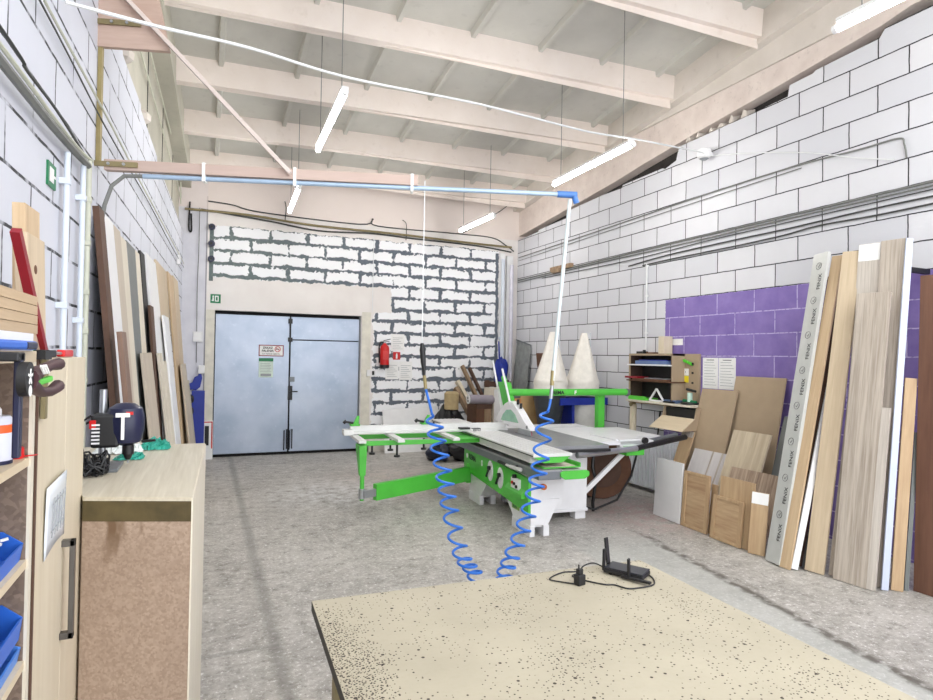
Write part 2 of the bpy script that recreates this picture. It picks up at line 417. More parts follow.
# ------------------------------------------------------------------ camera
H = 1.65
R = [[0.91941492, 0.02050498, 0.39275406], [-0.39291768, 0.00450766, 0.9195626], [0.01708521, -0.99977959, 0.01220118]]
cam = bpy.data.cameras.new('camera'); co = bpy.data.objects.new('camera', cam); COL.objects.link(co)
cx = V((R[0][0], R[1][0], R[2][0])); cy = -V((R[0][1], R[1][1], R[2][1])); cz = -V((R[0][2], R[1][2], R[2][2]))
mw = Matrix((cx, cy, cz)).transposed().to_4x4(); mw.translation = V((0, 0, H)); co.matrix_world = mw
cam.sensor_width = 36; cam.lens = 612/933*36; cam.clip_start = .02
SC.camera = co

# ------------------------------------------------------------------ setting
D, YB = 5.46, 10.37
XL0, KL = -.7256, .03657
def XL(y): return XL0 + KL*y
def zb(x, y): return 4.80 + .026*(x + .38) - .115*(y - 6.106)      # underside of the roof beams
Y0 = -1.2                                                            # the hall goes on behind the camera
struct(MB().box(-1.2, D+.4, Y0, YB+.3, -.2, 0).build('floor', M['floor']))

prof = [(10.37,3.90),(9.6,3.93),(9.58,3.96),(8.57,3.99),(8.55,4.10),(7.65,4.13),(7.2,4.12),(7.18,4.16),(6.35,4.17),(6.33,4.14),(6.1,4.20),(6.05,4.36),(5.5,4.365),(5.0,4.375),(4.48,4.39),(4.46,4.50),(4.2,4.51),(4.17,4.53),(3.55,4.55),(3.5,4.62),(Y0,4.66)]
wr = struct(MB().prism([(D, YB, 0)] + [(D, y, z) for y, z in prof] + [(D, Y0, 0)], (.2, 0, 0)).build('wall_right', M['wall_r']))
up = [(10.37,3.98),(7.34,4.27),(6.8,4.34),(5.81,4.45),(4.7,4.55),(4.12,4.61),(3.55,4.67),(3.3,4.72),(Y0,4.8)]
MB().prism([(D+.02, y, z) for y, z in up] + [(D+.02, Y0, 4.815), (D+.02, YB, 4.805)], (.16, 0, 0)).build('panel', M['brickpink'], wr)
MB().prism([(D, Y0, 4.82), (D, YB, 4.81), (D, YB, 5.1), (D, Y0, 6.3)], (.18, 0, 0)).build('lintel', M['girder'], wr)
MB().box(D+.18, D+.3, Y0, YB, 3.4, 5.2).build('cavity', M['dark'], wr)
for i in range(11):
    y = 4.35 - i*.045*(1+.3*random.random())*2.0 if i < 5 else 5.0 + (i-5)*.17 + random.random()*.05
    z = 4.40 if i < 5 else 4.385
    w, h = .05 + .05*random.random(), .04 + .06*random.random()
    MB().hexa([(D+.01,y,z),(D+.14,y,z),(D+.14,y+w,z),(D+.01,y+w,z)],
              [(D+.02,y+.01,z+h*.6),(D+.14,y,z+h),(D+.14,y+w,z+h*.8),(D+.03,y+w-.02,z+h)]).build('rubble', M['girder'], wr)
gz = lambda y: 4.87 + .108*(6.41 - y)
struct(MB().hexa([(D-.11,Y0,gz(Y0)),(D+.1,Y0,gz(Y0)),(D+.1,YB,gz(YB)),(D-.11,YB,gz(YB))],
          [(D-.11,Y0,gz(Y0)+.45),(D+.1,Y0,gz(Y0)+.45),(D+.1,YB,gz(YB)+.45),(D-.11,YB,gz(YB)+.45)]).build('trim_1', M['girder']))

# left wall: block wall, set-back upper wall and its girder
lp = [(Y0,3.74),(3.0,3.72),(4.7,3.70),(4.72,3.66),(5.6,3.66),(5.62,3.62),(6.78,3.59),(6.8,3.55),(8.4,3.54),(YB,3.5)]
wl = struct(MB().prism([(XL(Y0),Y0,0)] + [(XL(y),y,z) for y, z in lp] + [(XL(YB),YB,0)], (-.2, 0, 0)).build('wall_left', M['wall_l']))
MB().prism([(XL(Y0)-.07,Y0,3.4),(XL(YB)-.07,YB,3.4),(XL(YB)-.07,YB,5.0),(XL(Y0)-.07,Y0,6.2)], (-.12,0,0)).build('upper_wall', M['girder_l'], wl)
for y in (5.15, 6.55, 7.9, 9.2):
    MB().box(XL(y)-.075, XL(y)-.064, y-.008, y+.008, 3.5, 5.2).build('joint', M['dark'], wl)
for y, z in ((4.9,3.70),(5.9,3.62),(7.4,3.56)):
    MB().lathe([(.02,-.05),(.07,-.02),(.075,.03),(.03,.07)], (XL(y)-.03, y, z+.03), 7).build('rubble', M['girder'], wl)
lz = lambda y: 4.70 + .115*(6.0 - y)
struct(MB().hexa([(XL(Y0)-.2,Y0,lz(Y0)),(XL(Y0)+.10,Y0,lz(Y0)),(XL(YB)+.10,YB,lz(YB)),(XL(YB)-.2,YB,lz(YB))],
          [(XL(Y0)-.2,Y0,lz(Y0)+.5),(XL(Y0)+.10,Y0,lz(Y0)+.5),(XL(YB)+.10,YB,lz(YB)+.5),(XL(YB)-.2,YB,lz(YB)+.5)]).build('trim_2', M['girder_l']))

# back wall with the doorway
DX0, DX1, DZ = .13, 2.46, 2.33
wb = MB()
wb.box(-.9, DX0, YB, YB+.3, 0, 5.2).box(DX1, D+.4, YB, YB+.3, 0, 5.2).box(DX0, DX1, YB, YB+.3, DZ, 5.2)
struct(wb.build('wall_back', M['wall_b']))
struct(MB().box(5.07, 5.175, YB-.05, YB, 0, 3.62).box(5.205, 5.33, YB-.07, YB, 0, 3.58).build('trim_3', M['white']))

# roof
cb = MB()
def slab(x, y): return zb(x, y) + .27
xa, xb = -.9, D+.3
cb.hexa([(xa,Y0+2.2,slab(xa,Y0+2.2)),(xb,Y0+2.2,slab(xb,Y0+2.2)),(xb,YB+.3,slab(xb,YB+.3)),(xa,YB+.3,slab(xa,YB+.3))],
        [(xa,Y0+2.2,slab(xa,Y0+2.2)+.1),(xb,Y0+2.2,slab(xb,Y0+2.2)+.1),(xb,YB+.3,slab(xb,YB+.3)+.1),(xa,YB+.3,slab(xa,YB+.3)+.1)])
ceil = struct(cb.build('ceiling', M['slab']))
BY = [2.05, 3.42, 4.779, 6.106, 7.48, 8.714, 9.93]
for i, y in enumerate(BY):
    x0, x1 = XL(y)+.05, D-.1
    m = MB()
    for a, b in ((-.075, -.004), (.004, .075)):
        m.hexa([(x0,y+a*.85,zb(x0,y)),(x1,y+a*.85,zb(x1,y)),(x1,y+b*.85,zb(x1,y)),(x0,y+b*.85,zb(x0,y))],
               [(x0,y+a*1.15,slab(x0,y)+.02),(x1,y+a*1.15,slab(x1,y)+.02),(x1,y+b*1.15,slab(x1,y)+.02),(x0,y+b*1.15,slab(x0,y)+.02)])
    m.box(x0, x1, y-.004, y+.004, zb(x0, y)+.05, zb(x1, y)+.2)
    struct(m.build('trim_%d' % (4+i), M['beam']))
ribs = MB()
for i in range(len(BY)-1):
    ya, yb = BY[i]+.07, BY[i+1]-.07
    for k in range(7):
        x = .10 + k*.83
        m = MB().hexa([(x-.022,ya,slab(x,ya)-.06),(x+.022,ya,slab(x,ya)-.06),(x+.022,yb,slab(x,yb)-.06),(x-.022,yb,slab(x,yb)-.06)],
                      [(x-.04,ya,slab(x,ya)+.01),(x+.04,ya,slab(x,ya)+.01),(x+.04,yb,slab(x,yb)+.01),(x-.04,yb,slab(x,yb)+.01)])
        m.build('rib', M['slab'], ceil)

# steel double door
dr = struct(MB().box(DX0, DX1, YB+.14, YB+.2, 0, DZ).build('door_1', M['blackmat']))
xm = 1.29
MB().box(DX0+.015, xm-.012, YB+.085, YB+.125, .05, DZ-.055).build('leaf', M['door'], dr, bevel=.004)
MB().box(xm+.012, DX1-.02, YB+.085, YB+.125, .05, 1.885).build('leaf', M['door'], dr, bevel=.004)
MB().box(xm+.012, DX1-.02, YB+.085, YB+.125, 1.90, DZ-.055).build('transom_panel', M['door'], dr, bevel=.004)
MB().box(DX1-.018, DX1, YB+.07, YB+.13, 0, DZ-.0).build('jamb', M['greymetal'], dr)
MB().cyl((xm,YB+.07,1.84),(xm,YB+.07,DZ-.08),.012).box(xm-.035,xm+.035,YB+.05,YB+.09,1.86,1.93).box(xm-.035,xm+.03,YB+.05,YB+.09,2.16,2.24).build('bolt', M['black'], dr)
MB().box(xm-.02,xm+.05,YB+.06,YB+.085,.9,1.13).cyl((xm+.015,YB+.06,1.04),(xm+.015,YB+.02,1.04),.01).cyl((xm+.015,YB+.025,1.04),(xm+.13,YB+.025,1.04),.009).build('handle', M['black'], dr)
MB().box(xm,xm+.08,YB+.05,YB+.085,1.2,1.28).build('lock', M['greymetal'], dr)
for dx in (-.05, .035):
    MB().tube([(xm+dx-.02,YB+.07,.08),(xm+dx-.02,YB+.04,.12),(xm+dx-.02,YB+.04,.40),(xm+dx+.02,YB+.04,.42),(xm+dx+.02,YB+.04,.10)],.009).build('floor_bolt', M['black'], dr)
struct(MB().box(2.47,2.62,YB-.012,YB,0,2.40).box(DX0-.13,DX0-.0,YB-.012,YB,0,2.33).build('trim_20', plain('door_reveal_paint', S(222,218,204), .6)))
struct(MB().box(DX1,5.05,YB-.012,YB,0,.10).build('baseboard_back', plain('skirting_paint', S(206,200,192), .6)))

# ------------------------------------------------------------------ lamps
def lamp(label, p0, p1, top):
    t = thing('tube_lamp', label, 'lamp', p0, 0, 'ceiling tube lamps')
    d = V(p1) - V(p0); u = d.normalized()
    MB().bar((0,0,.042), d + V((0,0,.042)), .06, .03).build('housing', M['white'], t, bevel=.006)
    MB().cyl((0,0,0), d, .024, 14).build('tube', M['lamp'], t, True)
    for s in (0, 1): MB().cyl(d*s, d*s + u*(.03 if s else -.03), .027, 12).build('end_cap', M['white'], t, True)
    for s in (.1, .9):
        q = d*s
        MB().cyl(q + V((0,0,.05)), q + V((0,0,top(V(p0)+q) - p0[2])), .004, 6).build('hanger_wire', M['cable'], t)
rt = lambda q: slab(q.x, q.y)
lamp('bright tube lamp hanging left of centre, largest of the hanging lamps', (1.01,4.99,3.8), (1.045,6.5,3.8), rt)
lamp('small tube lamp hanging behind the jib beam near the double doors', (1.075,8.1,3.8), (1.13,9.5,3.8), rt)
lamp('tube lamp hanging above the dust collector, along the right wall', (3.88,4.96,3.8), (3.915,6.5,3.8), rt)
lamp('far tube lamp close to the right end of the back wall', (3.975,8.35,3.8), (3.95,9.6,3.8), rt)
lamp('tube lamp cut by the top right corner of the photo', (3.74,1.15,3.8), (3.685,2.66,3.8), rt)

# ------------------------------------------------------------------ leaning boards
def board(name, label, B0, B1, T0, th, m, cat='board', group=None, extra=None):
    """B0, B1: bottom corners of the face we see; T0: top corner above B0; thickness goes back to the wall"""
    B0, B1, T0 = V(B0), V(B1), V(T0)
    u = (T0 - B0); L = u.length; u.normalize()
    w = (B1 - B0); w -= u*w.dot(u); W = w.length; w.normalize()
    n = u.cross(w)
    mat = Matrix((w, n, u)).transposed().to_4x4()
    mat.translation = B0 + V((0, 0, max(0.0, -n.z*th) + max(0.0, -w.z*W) + .001))
    o = MB().box(0, W, 0, th, 0, L).build(name, m, bevel=.0015, mat=mat)
    tag(o, label, cat, group)
    return o, W, L
def wb(name, label, y0, y1, xf, xt, zt, th, m, shift=0.0, cat='board', group=None):
    """board against the right wall: feet at xf, top edge at xt, zt high"""
    return board(name, label, (xf,y0,0), (xf,y1,0), (xt,y0+shift,zt), th, m, cat, group)
GR = 'boards leaning on the right wall'

# tall boards at the right, from the silver one towards the camera
o, W, L = board('laminate_board', 'silver-grey foil-wrapped board with repeated black lettering, leaning on the purple wall', (4.331,3.724,0), (4.292,3.56,0), (4.877,3.724,2.589), .03, M['foil'], group=GR)
for k in range(9):
    z = .18 + k*.305
    if z + .2 > L: break
    lettering('FENIX', .052, M['ink'], o, (W*.80, -.0012, z), (0,0,1), (-1,0,0))
    MB().tube([(W*.5+.03*math.cos(a*math.pi/8), -.0015, z+.215+.03*math.sin(a*math.pi/8)) for a in range(17)], .0016, 5).tube([(W*.5-.01, -.0015, z+.215),(W*.5, -.0015, z+.203),(W*.5+.013, -.0015, z+.228)], .0016, 5).build('emblem', M['ink'], o)
t = thing('wall_rack', 'dark steel rack bar behind the tall boards on the right wall', 'rack', (4.985,3.0,2.40))
MB().box(0,.04,.06,.62,0,.04).build('bar', M['black'], t)
for y in (.12,.5): MB().box(.04,D-4.985,y,y+.04,0,.04).build('arm', M['black'], t)
wb('board', 'dark brown board showing as a narrow edge right behind the silver foil board', 3.66, 3.50, 4.46, 4.97, 2.40, .03, M['brown'], 0, group=GR)
wb('board', 'dark grey board, waist-high, just left of the silver foil board', 4.30, 4.16, 4.90, 5.24, 1.12, .02, M['greyboard'], 0, group=GR)
board('board', 'narrow pale oak board directly right of the silver foil board', (4.299,3.565,0), (4.302,3.472,0), (4.891,3.565,2.558), .022, M['oak'], group=GR)
board('board', 'narrow white laminate board wedged between the two tall pale oak boards', (4.325,3.470,0), (4.370,3.445,0), (4.85,3.470,1.93), .02, M['whiteboard'], group=GR)
board('board', 'black-edged thin board between the white strip and the wider oak board', (4.42,3.455,0), (4.46,3.40,0), (4.88,3.455,1.85), .02, M['blackboard'], group=GR)
board('board', 'wider pale oak board with plain top, second of the two tall oak boards', (4.42,3.429,0), (4.456,3.294,0), (4.833,3.429,2.567), .025, M['oakpale'], group=GR)
board('board', 'slim grey-brown board edge just left of the widest grey oak board', (4.50,3.285,0), (4.52,3.21,0), (4.70,3.285,1.35), .02, M['greyoak'], group=GR)
o, W, L = board('laminate_board', 'tall pale grey board with a white paper band at its top end', (4.60,3.30,0), (4.62,3.135,0), (4.85,3.304,2.611), .02, M['greyoak2'], group=GR)
MB().box(.003, W-.003, -.002, 0, L-.14, L-.004).build('paper_band', M['paper'], o)
board('board', 'widest grey oak board in front, its top lower than the boards behind', (4.452,3.215,0), (4.487,2.98,0), (4.705,3.215,2.197), .022, M['greyoak'], group=GR)
board('board', 'tall finely striped grey oak board, tallest at the right end', (4.60,3.115,0), (4.62,2.945,0), (4.85,3.126,2.612), .022, M['greyoak'], group=GR)
board('board', 'short waist-high grey oak strip at the right foot of the widest board', (4.487,2.98,0), (4.503,2.925,0), (4.643,2.98,1.326), .022, M['greyoak2'], group=GR)
board('board', 'thin pale blue-white board edge right of the tall striped board', (4.575,2.925,0), (4.615,2.90,0), (4.83,2.925,2.60), .018, plain('pale_blue_laminate', S(196,204,222), .4, 0, .02), group=GR)
board('board', 'chest-high golden oak board beside the brown door panel', (4.636,2.896,0), (4.693,2.845,0), (4.781,2.896,1.548), .022, M['oakgold'], group=GR)
board('board', 'thin grey board edge between the golden board and the brown door panel', (4.73,2.862,0), (4.75,2.842,0), (4.84,2.862,1.15), .018, M['greyboard'], group=GR)
board('door_panel', 'reddish brown door panel standing at the right edge of the photo', (4.790,2.835,0), (4.83,2.28,0), (4.842,2.835,2.308), .035, M['walnut'], 'panel', GR)

# lower sheets against the purple wall
wb('mdf_sheet', 'larger tan fibreboard sheet on the purple wall, nearest the silver board', 5.07, 4.43, 5.12, 5.42, 1.49, .016, M['mdf'], 0, 'sheet', GR)
wb('mdf_sheet', 'narrower tan fibreboard sheet under the two papers', 5.50, 4.98, 5.00, 5.355, 1.33, .016, M['mdf'], 0, 'sheet', GR)
o, W, L = wb('board', 'narrow oak board with greyish top end, beside the radiator', 5.62, 5.43, 4.86, 5.18, .83, .02, M['oakgold'], 0, group=GR)
MB().box(.002, W-.002, -.0015, 0, L-.07, L-.002).build('grey_end', M['greyoak2'], o)
o, W, L = wb('board', 'whitewashed board with grey stripes under the narrower fibreboard sheet', 5.36, 4.78, 4.82, 5.12, .66, .02, M['ashwhite'], 0, group=GR)
for x in (.30, .44): MB().box(W*x*1.6-.01, W*x*1.6+.012, -.0012, 0, .0, L).build('stripe', M['greyoak'], o)
wb('board', 'light striped oak board in front of the larger fibreboard sheet', 4.79, 4.33, 4.74, 5.10, .935, .02, M['sonoma'], 0, group=GR)
wb('board', 'brown striped board, knee-high, behind the plain oak panels', 4.55, 3.97, 4.60, 4.82, .61, .02, M['stripe'], 0, group=GR)
board('board', 'knee-high plain oak panel behind the right framed cabinet door', (4.41,4.33,0), (4.40,3.94,0), (4.46,4.33,.585), .018, M['oakgold'], group=GR)
o, W, L = board('board', 'oak strip with a white sticker at its top, beside the silver board foot', (4.338,3.91,0), (4.403,3.79,0), (4.385,3.91,.525), .02, M['oakgold'], group=GR)
MB().box(.002, W-.002, -.0015, 0, L-.10, L-.002).build('sticker', M['paper'], o)
board('board', 'thin dark board edge left of the silver board foot', (4.46,3.79,0), (4.48,3.75,0), (4.54,3.79,.58), .02, M['greyboard'], group=GR)

def cab_door(label, B0, B1, T0):
    B0, B1, T0 = V(B0), V(B1), V(T0)
    u = (T0-B0); L = u.length; u.normalize(); w = (B1-B0); w -= u*w.dot(u); W = w.length; w.normalize(); n = u.cross(w)
    t = thing('cabinet_door', label, 'cabinet door', (0,0,0), 0, 'framed oak cabinet doors')
    mat = Matrix((w, n, u)).transposed().to_4x4(); mat.translation = B0 + V((0,0,max(0,-n.z*.02)+.002+max(0,-w.z*W)))
    t.matrix_world = mat
    f = .045
    for x in (0, W-f): MB().box(x, x+f, 0, .02, 0, L).build('stile', M['oakgold'], t, bevel=.002)
    for z in (0, L-f*.6): MB().box(f, W-f, 0, .02, z, z+f*.6).build('rail', M['oakgold'], t, bevel=.002)
    MB().box(f-.004, W-f+.004, .008, .016, f*.6-.004, L-f*.6+.004).build('centre_panel', wood('oak_centre_panel', S(208,172,118), S(172,130,80), 12, .55, 'X', 1.4), t)
cab_door('framed oak cabinet door beside the white board', (4.431,4.824,0), (4.419,4.468,0), (4.472,4.824,.549))
cab_door('framed oak cabinet door in front of the plain oak panel', (4.388,4.398,0), (4.363,4.024,0), (4.435,4.398,.398))
board('board', 'narrow oak offcut standing between the two framed cabinet doors', (4.47,4.50,0), (4.46,4.425,0), (4.52,4.50,.47), .02, M['oakgold'], group=GR)
board('board', 'low oak strip edge just right of the white board', (4.47,4.90,0), (4.46,4.83,0), (4.51,4.90,.42), .02, M['oakgold'], group=GR)
board('board', 'white board on the floor in front of the radiator', (4.468,5.276,0), (4.428,4.844,0), (4.515,5.276,.606), .018, M['whiteboard'], group=GR)

# tall boards along the left wall
GL = 'boards leaning on the left wall'
def lb(label, y0, y1, zt, df, dt, th, m, zb_=0.0):
    xa, xb = XL(y0), XL(y1)
    return board('board', label, (xa+df,y0,zb_), (xb+df,y1,zb_), (xa+dt,y0,zt), th, m, 'board', GL)
lb('dark brown board edge, first of the left boards, under the curved hose', 3.66, 3.80, 2.40, .30, .07, .03, M['brown'])
lb('slim red-brown board leaning under the dark brown board edge', 3.58, 3.72, 1.75, .38, .20, .025, wood('redbrown_board', S(150,112,86), S(118,84,62), 20))
lb('tall wide white board, second of the boards on the left wall', 3.86, 4.20, 2.415, .29, .05, .02, M['whiteboard'])
lb('tall beige board between the wide white board and the cream board', 4.20, 4.45, 2.41, .28, .05, .02, M['beige'])
lb('tall cream board left of the dark grey one', 4.45, 4.70, 2.39, .27, .05, .02, M['cream'])
lb('tall dark grey board on the left wall', 4.70, 5.10, 2.40, .24, .05, .02, M['greyboard'])
lb('narrow cream board right of the dark grey board', 5.10, 5.33, 2.40, .26, .05, .02, M['cream'])
lb('narrow black board on the left wall', 5.38, 5.62, 2.44, .24, .05, .02, M['blackboard'])
lb('dark brown strip standing in front of the narrow black board', 5.44, 5.66, 2.02, .29, .12, .02, M['brown'])
lb('tall wide off-white board right of the black board', 5.70, 6.40, 2.475, .32, .05, .02, M['whiteboard'])
lb('tall pale wood board right of the wide off-white board', 6.42, 7.40, 2.52, .26, .05, .02, M['oakpale'])
lb('slender oak board, second from the far end of the left wall', 7.48, 8.04, 2.54, .30, .06, .02, M['oak'])
lb('slender oak board at the far end of the left wall', 8.12, 8.80, 2.57, .28, .06, .02, M['oakpale'])
lb('lower beige board in front of the dark grey board', 4.82, 5.33, 1.64, .34, .15, .02, M['beige'])
lb('lower cream board with stepped top, right of the beige one', 5.54, 5.78, 1.64, .38, .18, .02, M['cream'])
lb('slightly shorter cream strip beside the stepped cream board', 5.80, 6.05, 1.57, .38, .19, .02, M['cream'])
lb('lower white board in front of the wide off-white board', 6.27, 6.75, 1.99, .36, .14, .02, M['whiteboard'])
lb('lower beige board behind the olive-beige one', 7.72, 8.40, 1.51, .38, .20, .02, M['beige'])
lb('short olive-beige board with a slanted top, nearest the blue machine', 8.50, 8.95, 1.28, .36, .21, .025, M['olivewood'])

# ------------------------------------------------------------------ blue machine in the back left corner
t = thing('roller_stand', 'dark blue stand with a row of black knobs in the back left corner', 'stand', (-.19,9.35,0))
MB().box(.03,.20,-.02,.14,0,1.12).build('body', M['royal'], t, bevel=.01)
for k in range(6):
    z = .18 + k*.165
    r = MB().cyl((.03,.02,z),(-.05,-.03,z),.065,16).build('roller', M['black'], t, True, .004)
    MB().cyl((-.05,-.03,z),(-.06,-.036,z),.018,10).build('hub', M['steel'], r, True)
MB().box(-.06,.20,-.04,.14,0,.05).build('foot', M['black'], t)
t = thing('hanging_rag', 'dark blue frayed cloth hanging above the blue stand', 'cloth', (-.12,10.28,1.06))
pts = [(-.10,0),(-.05,.03),(.0,.01),(.06,.06),(.09,.2),(.07,.30),(.10,.36),(.04,.37),(.03,.24),(-.02,.22),(-.05,.14),(-.11,.11),(-.08,.06)]
MB().prism([(x, .0, z) for x, z in pts], (0,.03,0)).build('cloth', M['royal'], t, bevel=.008)
MB().box(.03,.12,-.02,.06,.27,.40).build('clip', M['white'], t, bevel=.01)
o = thing('warning_board', 'white sign with a red border standing behind the blue stand', 'sign', (-.12,10.30,0))
MB().box(0,.26,0,.012,.0,.60).build('plate', M['paper'], o)
MB().box(.235,.252,-.003,0,.17,.585).box(.01,.252,-.003,0,.572,.588).build('border', M['red'], o)
MB().box(.14,.20,-.003,0,.22,.52).build('print', M['ink'], o)

# ------------------------------------------------------------------ things on the back wall
def plate(name, label, cat, x0, x1, z0, z1, m, th=.006, group=None):
    t = thing(name, label, cat, (x0, YB, z0), 0, group)
    MB().box(0, x1-x0, -th, 0, 0, z1-z0).build('plate', m, t)
    return t, x1-x0, z1-z0
BX, BZ = (1,0,0), (0,0,1)
t, w, h = plate('exit_sign', 'small green exit sign above the left corner of the steel doors', 'sign', .06, .21, 2.435, 2.575, M['signgreen'])
MB().box(.065,.12,-.009,-.006,.025,.115).box(.02,.05,-.009,-.006,.03,.05).box(.03,.05,-.009,-.006,.05,.09).cyl((.04,-.006,.105),(.04,-.009,.105),.012).build('pictogram', M['paper'], t)
MB().box(.08,.105,-.011,-.009,.04,.1).build('opening', M['signgreen'], t)
YD = YB + .085
def dplate(name, label, x0, x1, z0, z1, m):
    t = thing(name, label, 'sign', (x0, YD, z0)); MB().box(0, x1-x0, -.006, 0, 0, z1-z0).build('plate', m, t); return t, x1-x0, z1-z0
t, w, h = dplate('no_smoking_sign', 'white no-smoking sign with dark border on the left door leaf', .80, 1.19, 1.615, 1.80, M['paper'])
MB().box(0,w,-.008,-.006,0,.014).box(0,w,-.008,-.006,h-.014,h).box(0,.014,-.008,-.006,0,h).box(w-.014,w,-.008,-.006,0,h).build('border', M['darkred'], t)
lettering('ZAKAZ', .048, M['ink'], t, (.14,-.0075,.122), BX, BZ, 'CENTER', bold=.001)
lettering('PALENIA', .048, M['ink'], t, (.14,-.0075,.072), BX, BZ, 'CENTER', bold=.001)
lettering('NA TERENIE OBIEKTU', .028, M['ink'], t, (w/2,-.0075,.028), BX, BZ, 'CENTER')
MB().tube([(w-.095+.042*math.cos(a*math.pi/10), -.009, .118+.042*math.sin(a*math.pi/10)) for a in range(21)], .005, 6).bar((w-.124,-.009,.147),(w-.066,-.009,.089),.006,.006).build('ban_ring', M['red'], t)
MB().box(w-.125,w-.07,-.008,-.0065,.112,.124).build('cigarette', M['ink'], t)
t, w, h = dplate('notice', 'pale green notice with a dark green heading below the no-smoking sign', .805, 1.03, 1.27, 1.585, plain('pale_green_paper', S(212,228,216), .7))
MB().box(0,w,-.008,-.006,h-.055,h).build('heading', M['signgreen'], t)
MB().box(.03,w-.03,-.0075,-.006,.02,.06).build('stamp', M['greyink'], t)
for k in range(6): MB().box(.025,w-.03-.02*(k % 2),-.0072,-.006,.09+k*.026,.096+k*.026).build('text_line', M['greyink'], t)

t = thing('fire_extinguisher', 'red fire extinguisher hanging right of the steel doors', 'fire extinguisher', (2.85, YB-.10, 1.47))
MB().lathe([(.055,0),(.078,.012),(.08,.03),(.08,.31),(.07,.35),(.035,.38),(.022,.40)]).build('cylinder', M['red'], t, True)
MB().cyl((0,0,.40),(0,0,.44),.02).box(-.02,.02,-.02,.02,.41,.43).build('valve', M['steel'], t, True)
MB().bar((-.02,0,.445),(.10,0,.475),.02,.012).bar((-.02,0,.43),(.08,0,.435),.02,.01).build('lever', M['black'], t)
MB().tube([(-.02,0,.42),(-.07,0,.42),(-.10,-.01,.36),(-.10,-.02,.2),(-.095,-.02,.06)], .013).build('hose', M['black'], t, True)
MB().box(-.03,.03,.06,.10,.1,.36).build('bracket', M['black'], t)
MB().box(-.045,.045,-.083,-.07,.12,.27).build('label_patch', plain('extinguisher_label', S(214,60,58), .5), t)
MB().lathe([(.07,-.03),(.083,-.02),(.083,.03),(.07,.035)]).build('foot_ring', M['black'], t, True)
t, w, h = plate('extinguisher_sign', 'small red sign with white extinguisher symbol beside the fire extinguisher', 'sign', 3.03, 3.16, 1.59, 1.725, M['red'])
MB().box(.05,.08,-.009,-.006,.02,.09).cyl((.065,-.006,.1),(.065,-.009,.1),.012).build('symbol', M['paper'], t)
def sheet(name, label, x0, x1, z0, z1):
    t, w, h = plate(name, label, 'paper', x0, x1, z0, z1, M['paper'], .003, 'papers on the back wall')
    for k in range(7): MB().box(.03,w-.03-.03*(k % 3),-.0042,-.003,h*.14+k*h*.105,h*.14+k*h*.105+.006).build('text_line', M['greyink'], t)
sheet('paper_sheet', 'white sheet above the small red sign on the back wall', 2.99, 3.23, 1.735, 2.04)
sheet('paper_sheet', 'left of two white sheets under the small red sign', 2.90, 3.135, 1.245, 1.56)
sheet('paper_sheet', 'right of two white sheets under the small red sign', 3.145, 3.385, 1.235, 1.56)
t = thing('wall_socket', 'small white box with a dark socket beside the door frame', 'socket', (2.56, YB, 1.30))
MB().box(0,.15,-.04,0,0,.11).build('box', M['white'], t, bevel=.004); MB().box(.09,.13,-.045,-.04,.02,.09).build('socket_face', M['ink'], t)
for i, (z, lab) in enumerate(((3.62,'black disc on the brick edge, highest of three above the exit sign'), (3.36,'black disc on the brick edge, middle of three above the exit sign'), (3.12,'black disc on the brick edge, lowest of three above the exit sign'))):
    t = thing('cable_hook', lab, 'hook', (.06, YB, z), 0, 'black hooks in a column')
    MB().cyl((0,0,0),(0,-.05,0),.05,14).build('disc', M['navy'], t, True); MB().cyl((-.005,-.05,0),(-.005,-.07,0),.018,10).build('screw', M['black'], t)

def cable(name, label, pts, r, m, cat='cable', group=None, n=6, sub=6):
    P = [V(p) for p in pts]; out = []
    for i in range(len(P)-1):
        a, b = P[max(i-1,0)], P[min(i+2,len(P)-1)]
        for k in range(sub):
            t = k/sub; p0, p1 = P[i], P[i+1]
            m0, m1 = (p1-a)*.5, (b-p0)*.5
            out.append(p0*(2*t**3-3*t**2+1) + m0*(t**3-2*t**2+t) + p1*(-2*t**3+3*t**2) + m1*(t**3-t**2))
    out.append(P[-1])
    base = out[0].copy()
    o = MB().tube([p - base for p in out], r, n).build(name, m, None, True, loc=base)
    return tag(o, label, cat, group)
GC = 'cables along the back wall'
cable('cable_run', 'thick grey-green pipe run along the top of the back wall bricks', [(-.33,10.32,3.86),(.6,10.32,3.86),(1.6,10.33,3.80),(3.0,10.32,3.79),(4.4,10.32,3.76),(5.3,10.32,3.75)], .018, M['olive'], group=GC)
cable('cable_run', 'dark sagging cable below the pipe on the back wall', [(-.1,10.34,3.88),(.9,10.34,3.80),(1.7,10.34,3.72),(2.6,10.34,3.76),(3.4,10.34,3.74),(4.6,10.34,3.72),(5.30,10.33,3.66)], .013, M['darkcable'], group=GC)
cable('cable_run', 'thin upper cable on the back wall plaster', [(.0,10.35,4.02),(.35,10.35,4.0),(.8,10.35,3.93),(2.4,10.35,3.90),(2.62,10.35,4.02),(2.72,10.35,3.9),(4.2,10.35,3.91),(4.9,10.35,3.90),(5.2,10.35,3.78),(5.36,10.34,3.68)], .010, M['darkcable'], group=GC)
cable('cable_run', 'thin cable dropping along the back left corner column', [(-.12,10.34,3.9),(-.12,10.34,3.3),(-.13,10.34,2.6),(-.12,10.34,1.5)], .006, M['cable'], group=GC)
cable('cable_run', 'dark looped cable ending in a black plug near the left corner', [(-.26,10.35,3.98),(-.27,10.35,3.6),(-.25,10.35,3.52),(-.23,10.35,3.56),(-.24,10.35,3.8)], .012, M['black'], group=GC)
cable('cable_run', 'thin black cable running up from the far tube lamp to the roof', [(4.3,10.33,3.93),(4.7,10.33,4.18),(5.1,10.33,4.45),(5.34,10.33,4.66)], .008, M['darkcable'], group=GC)
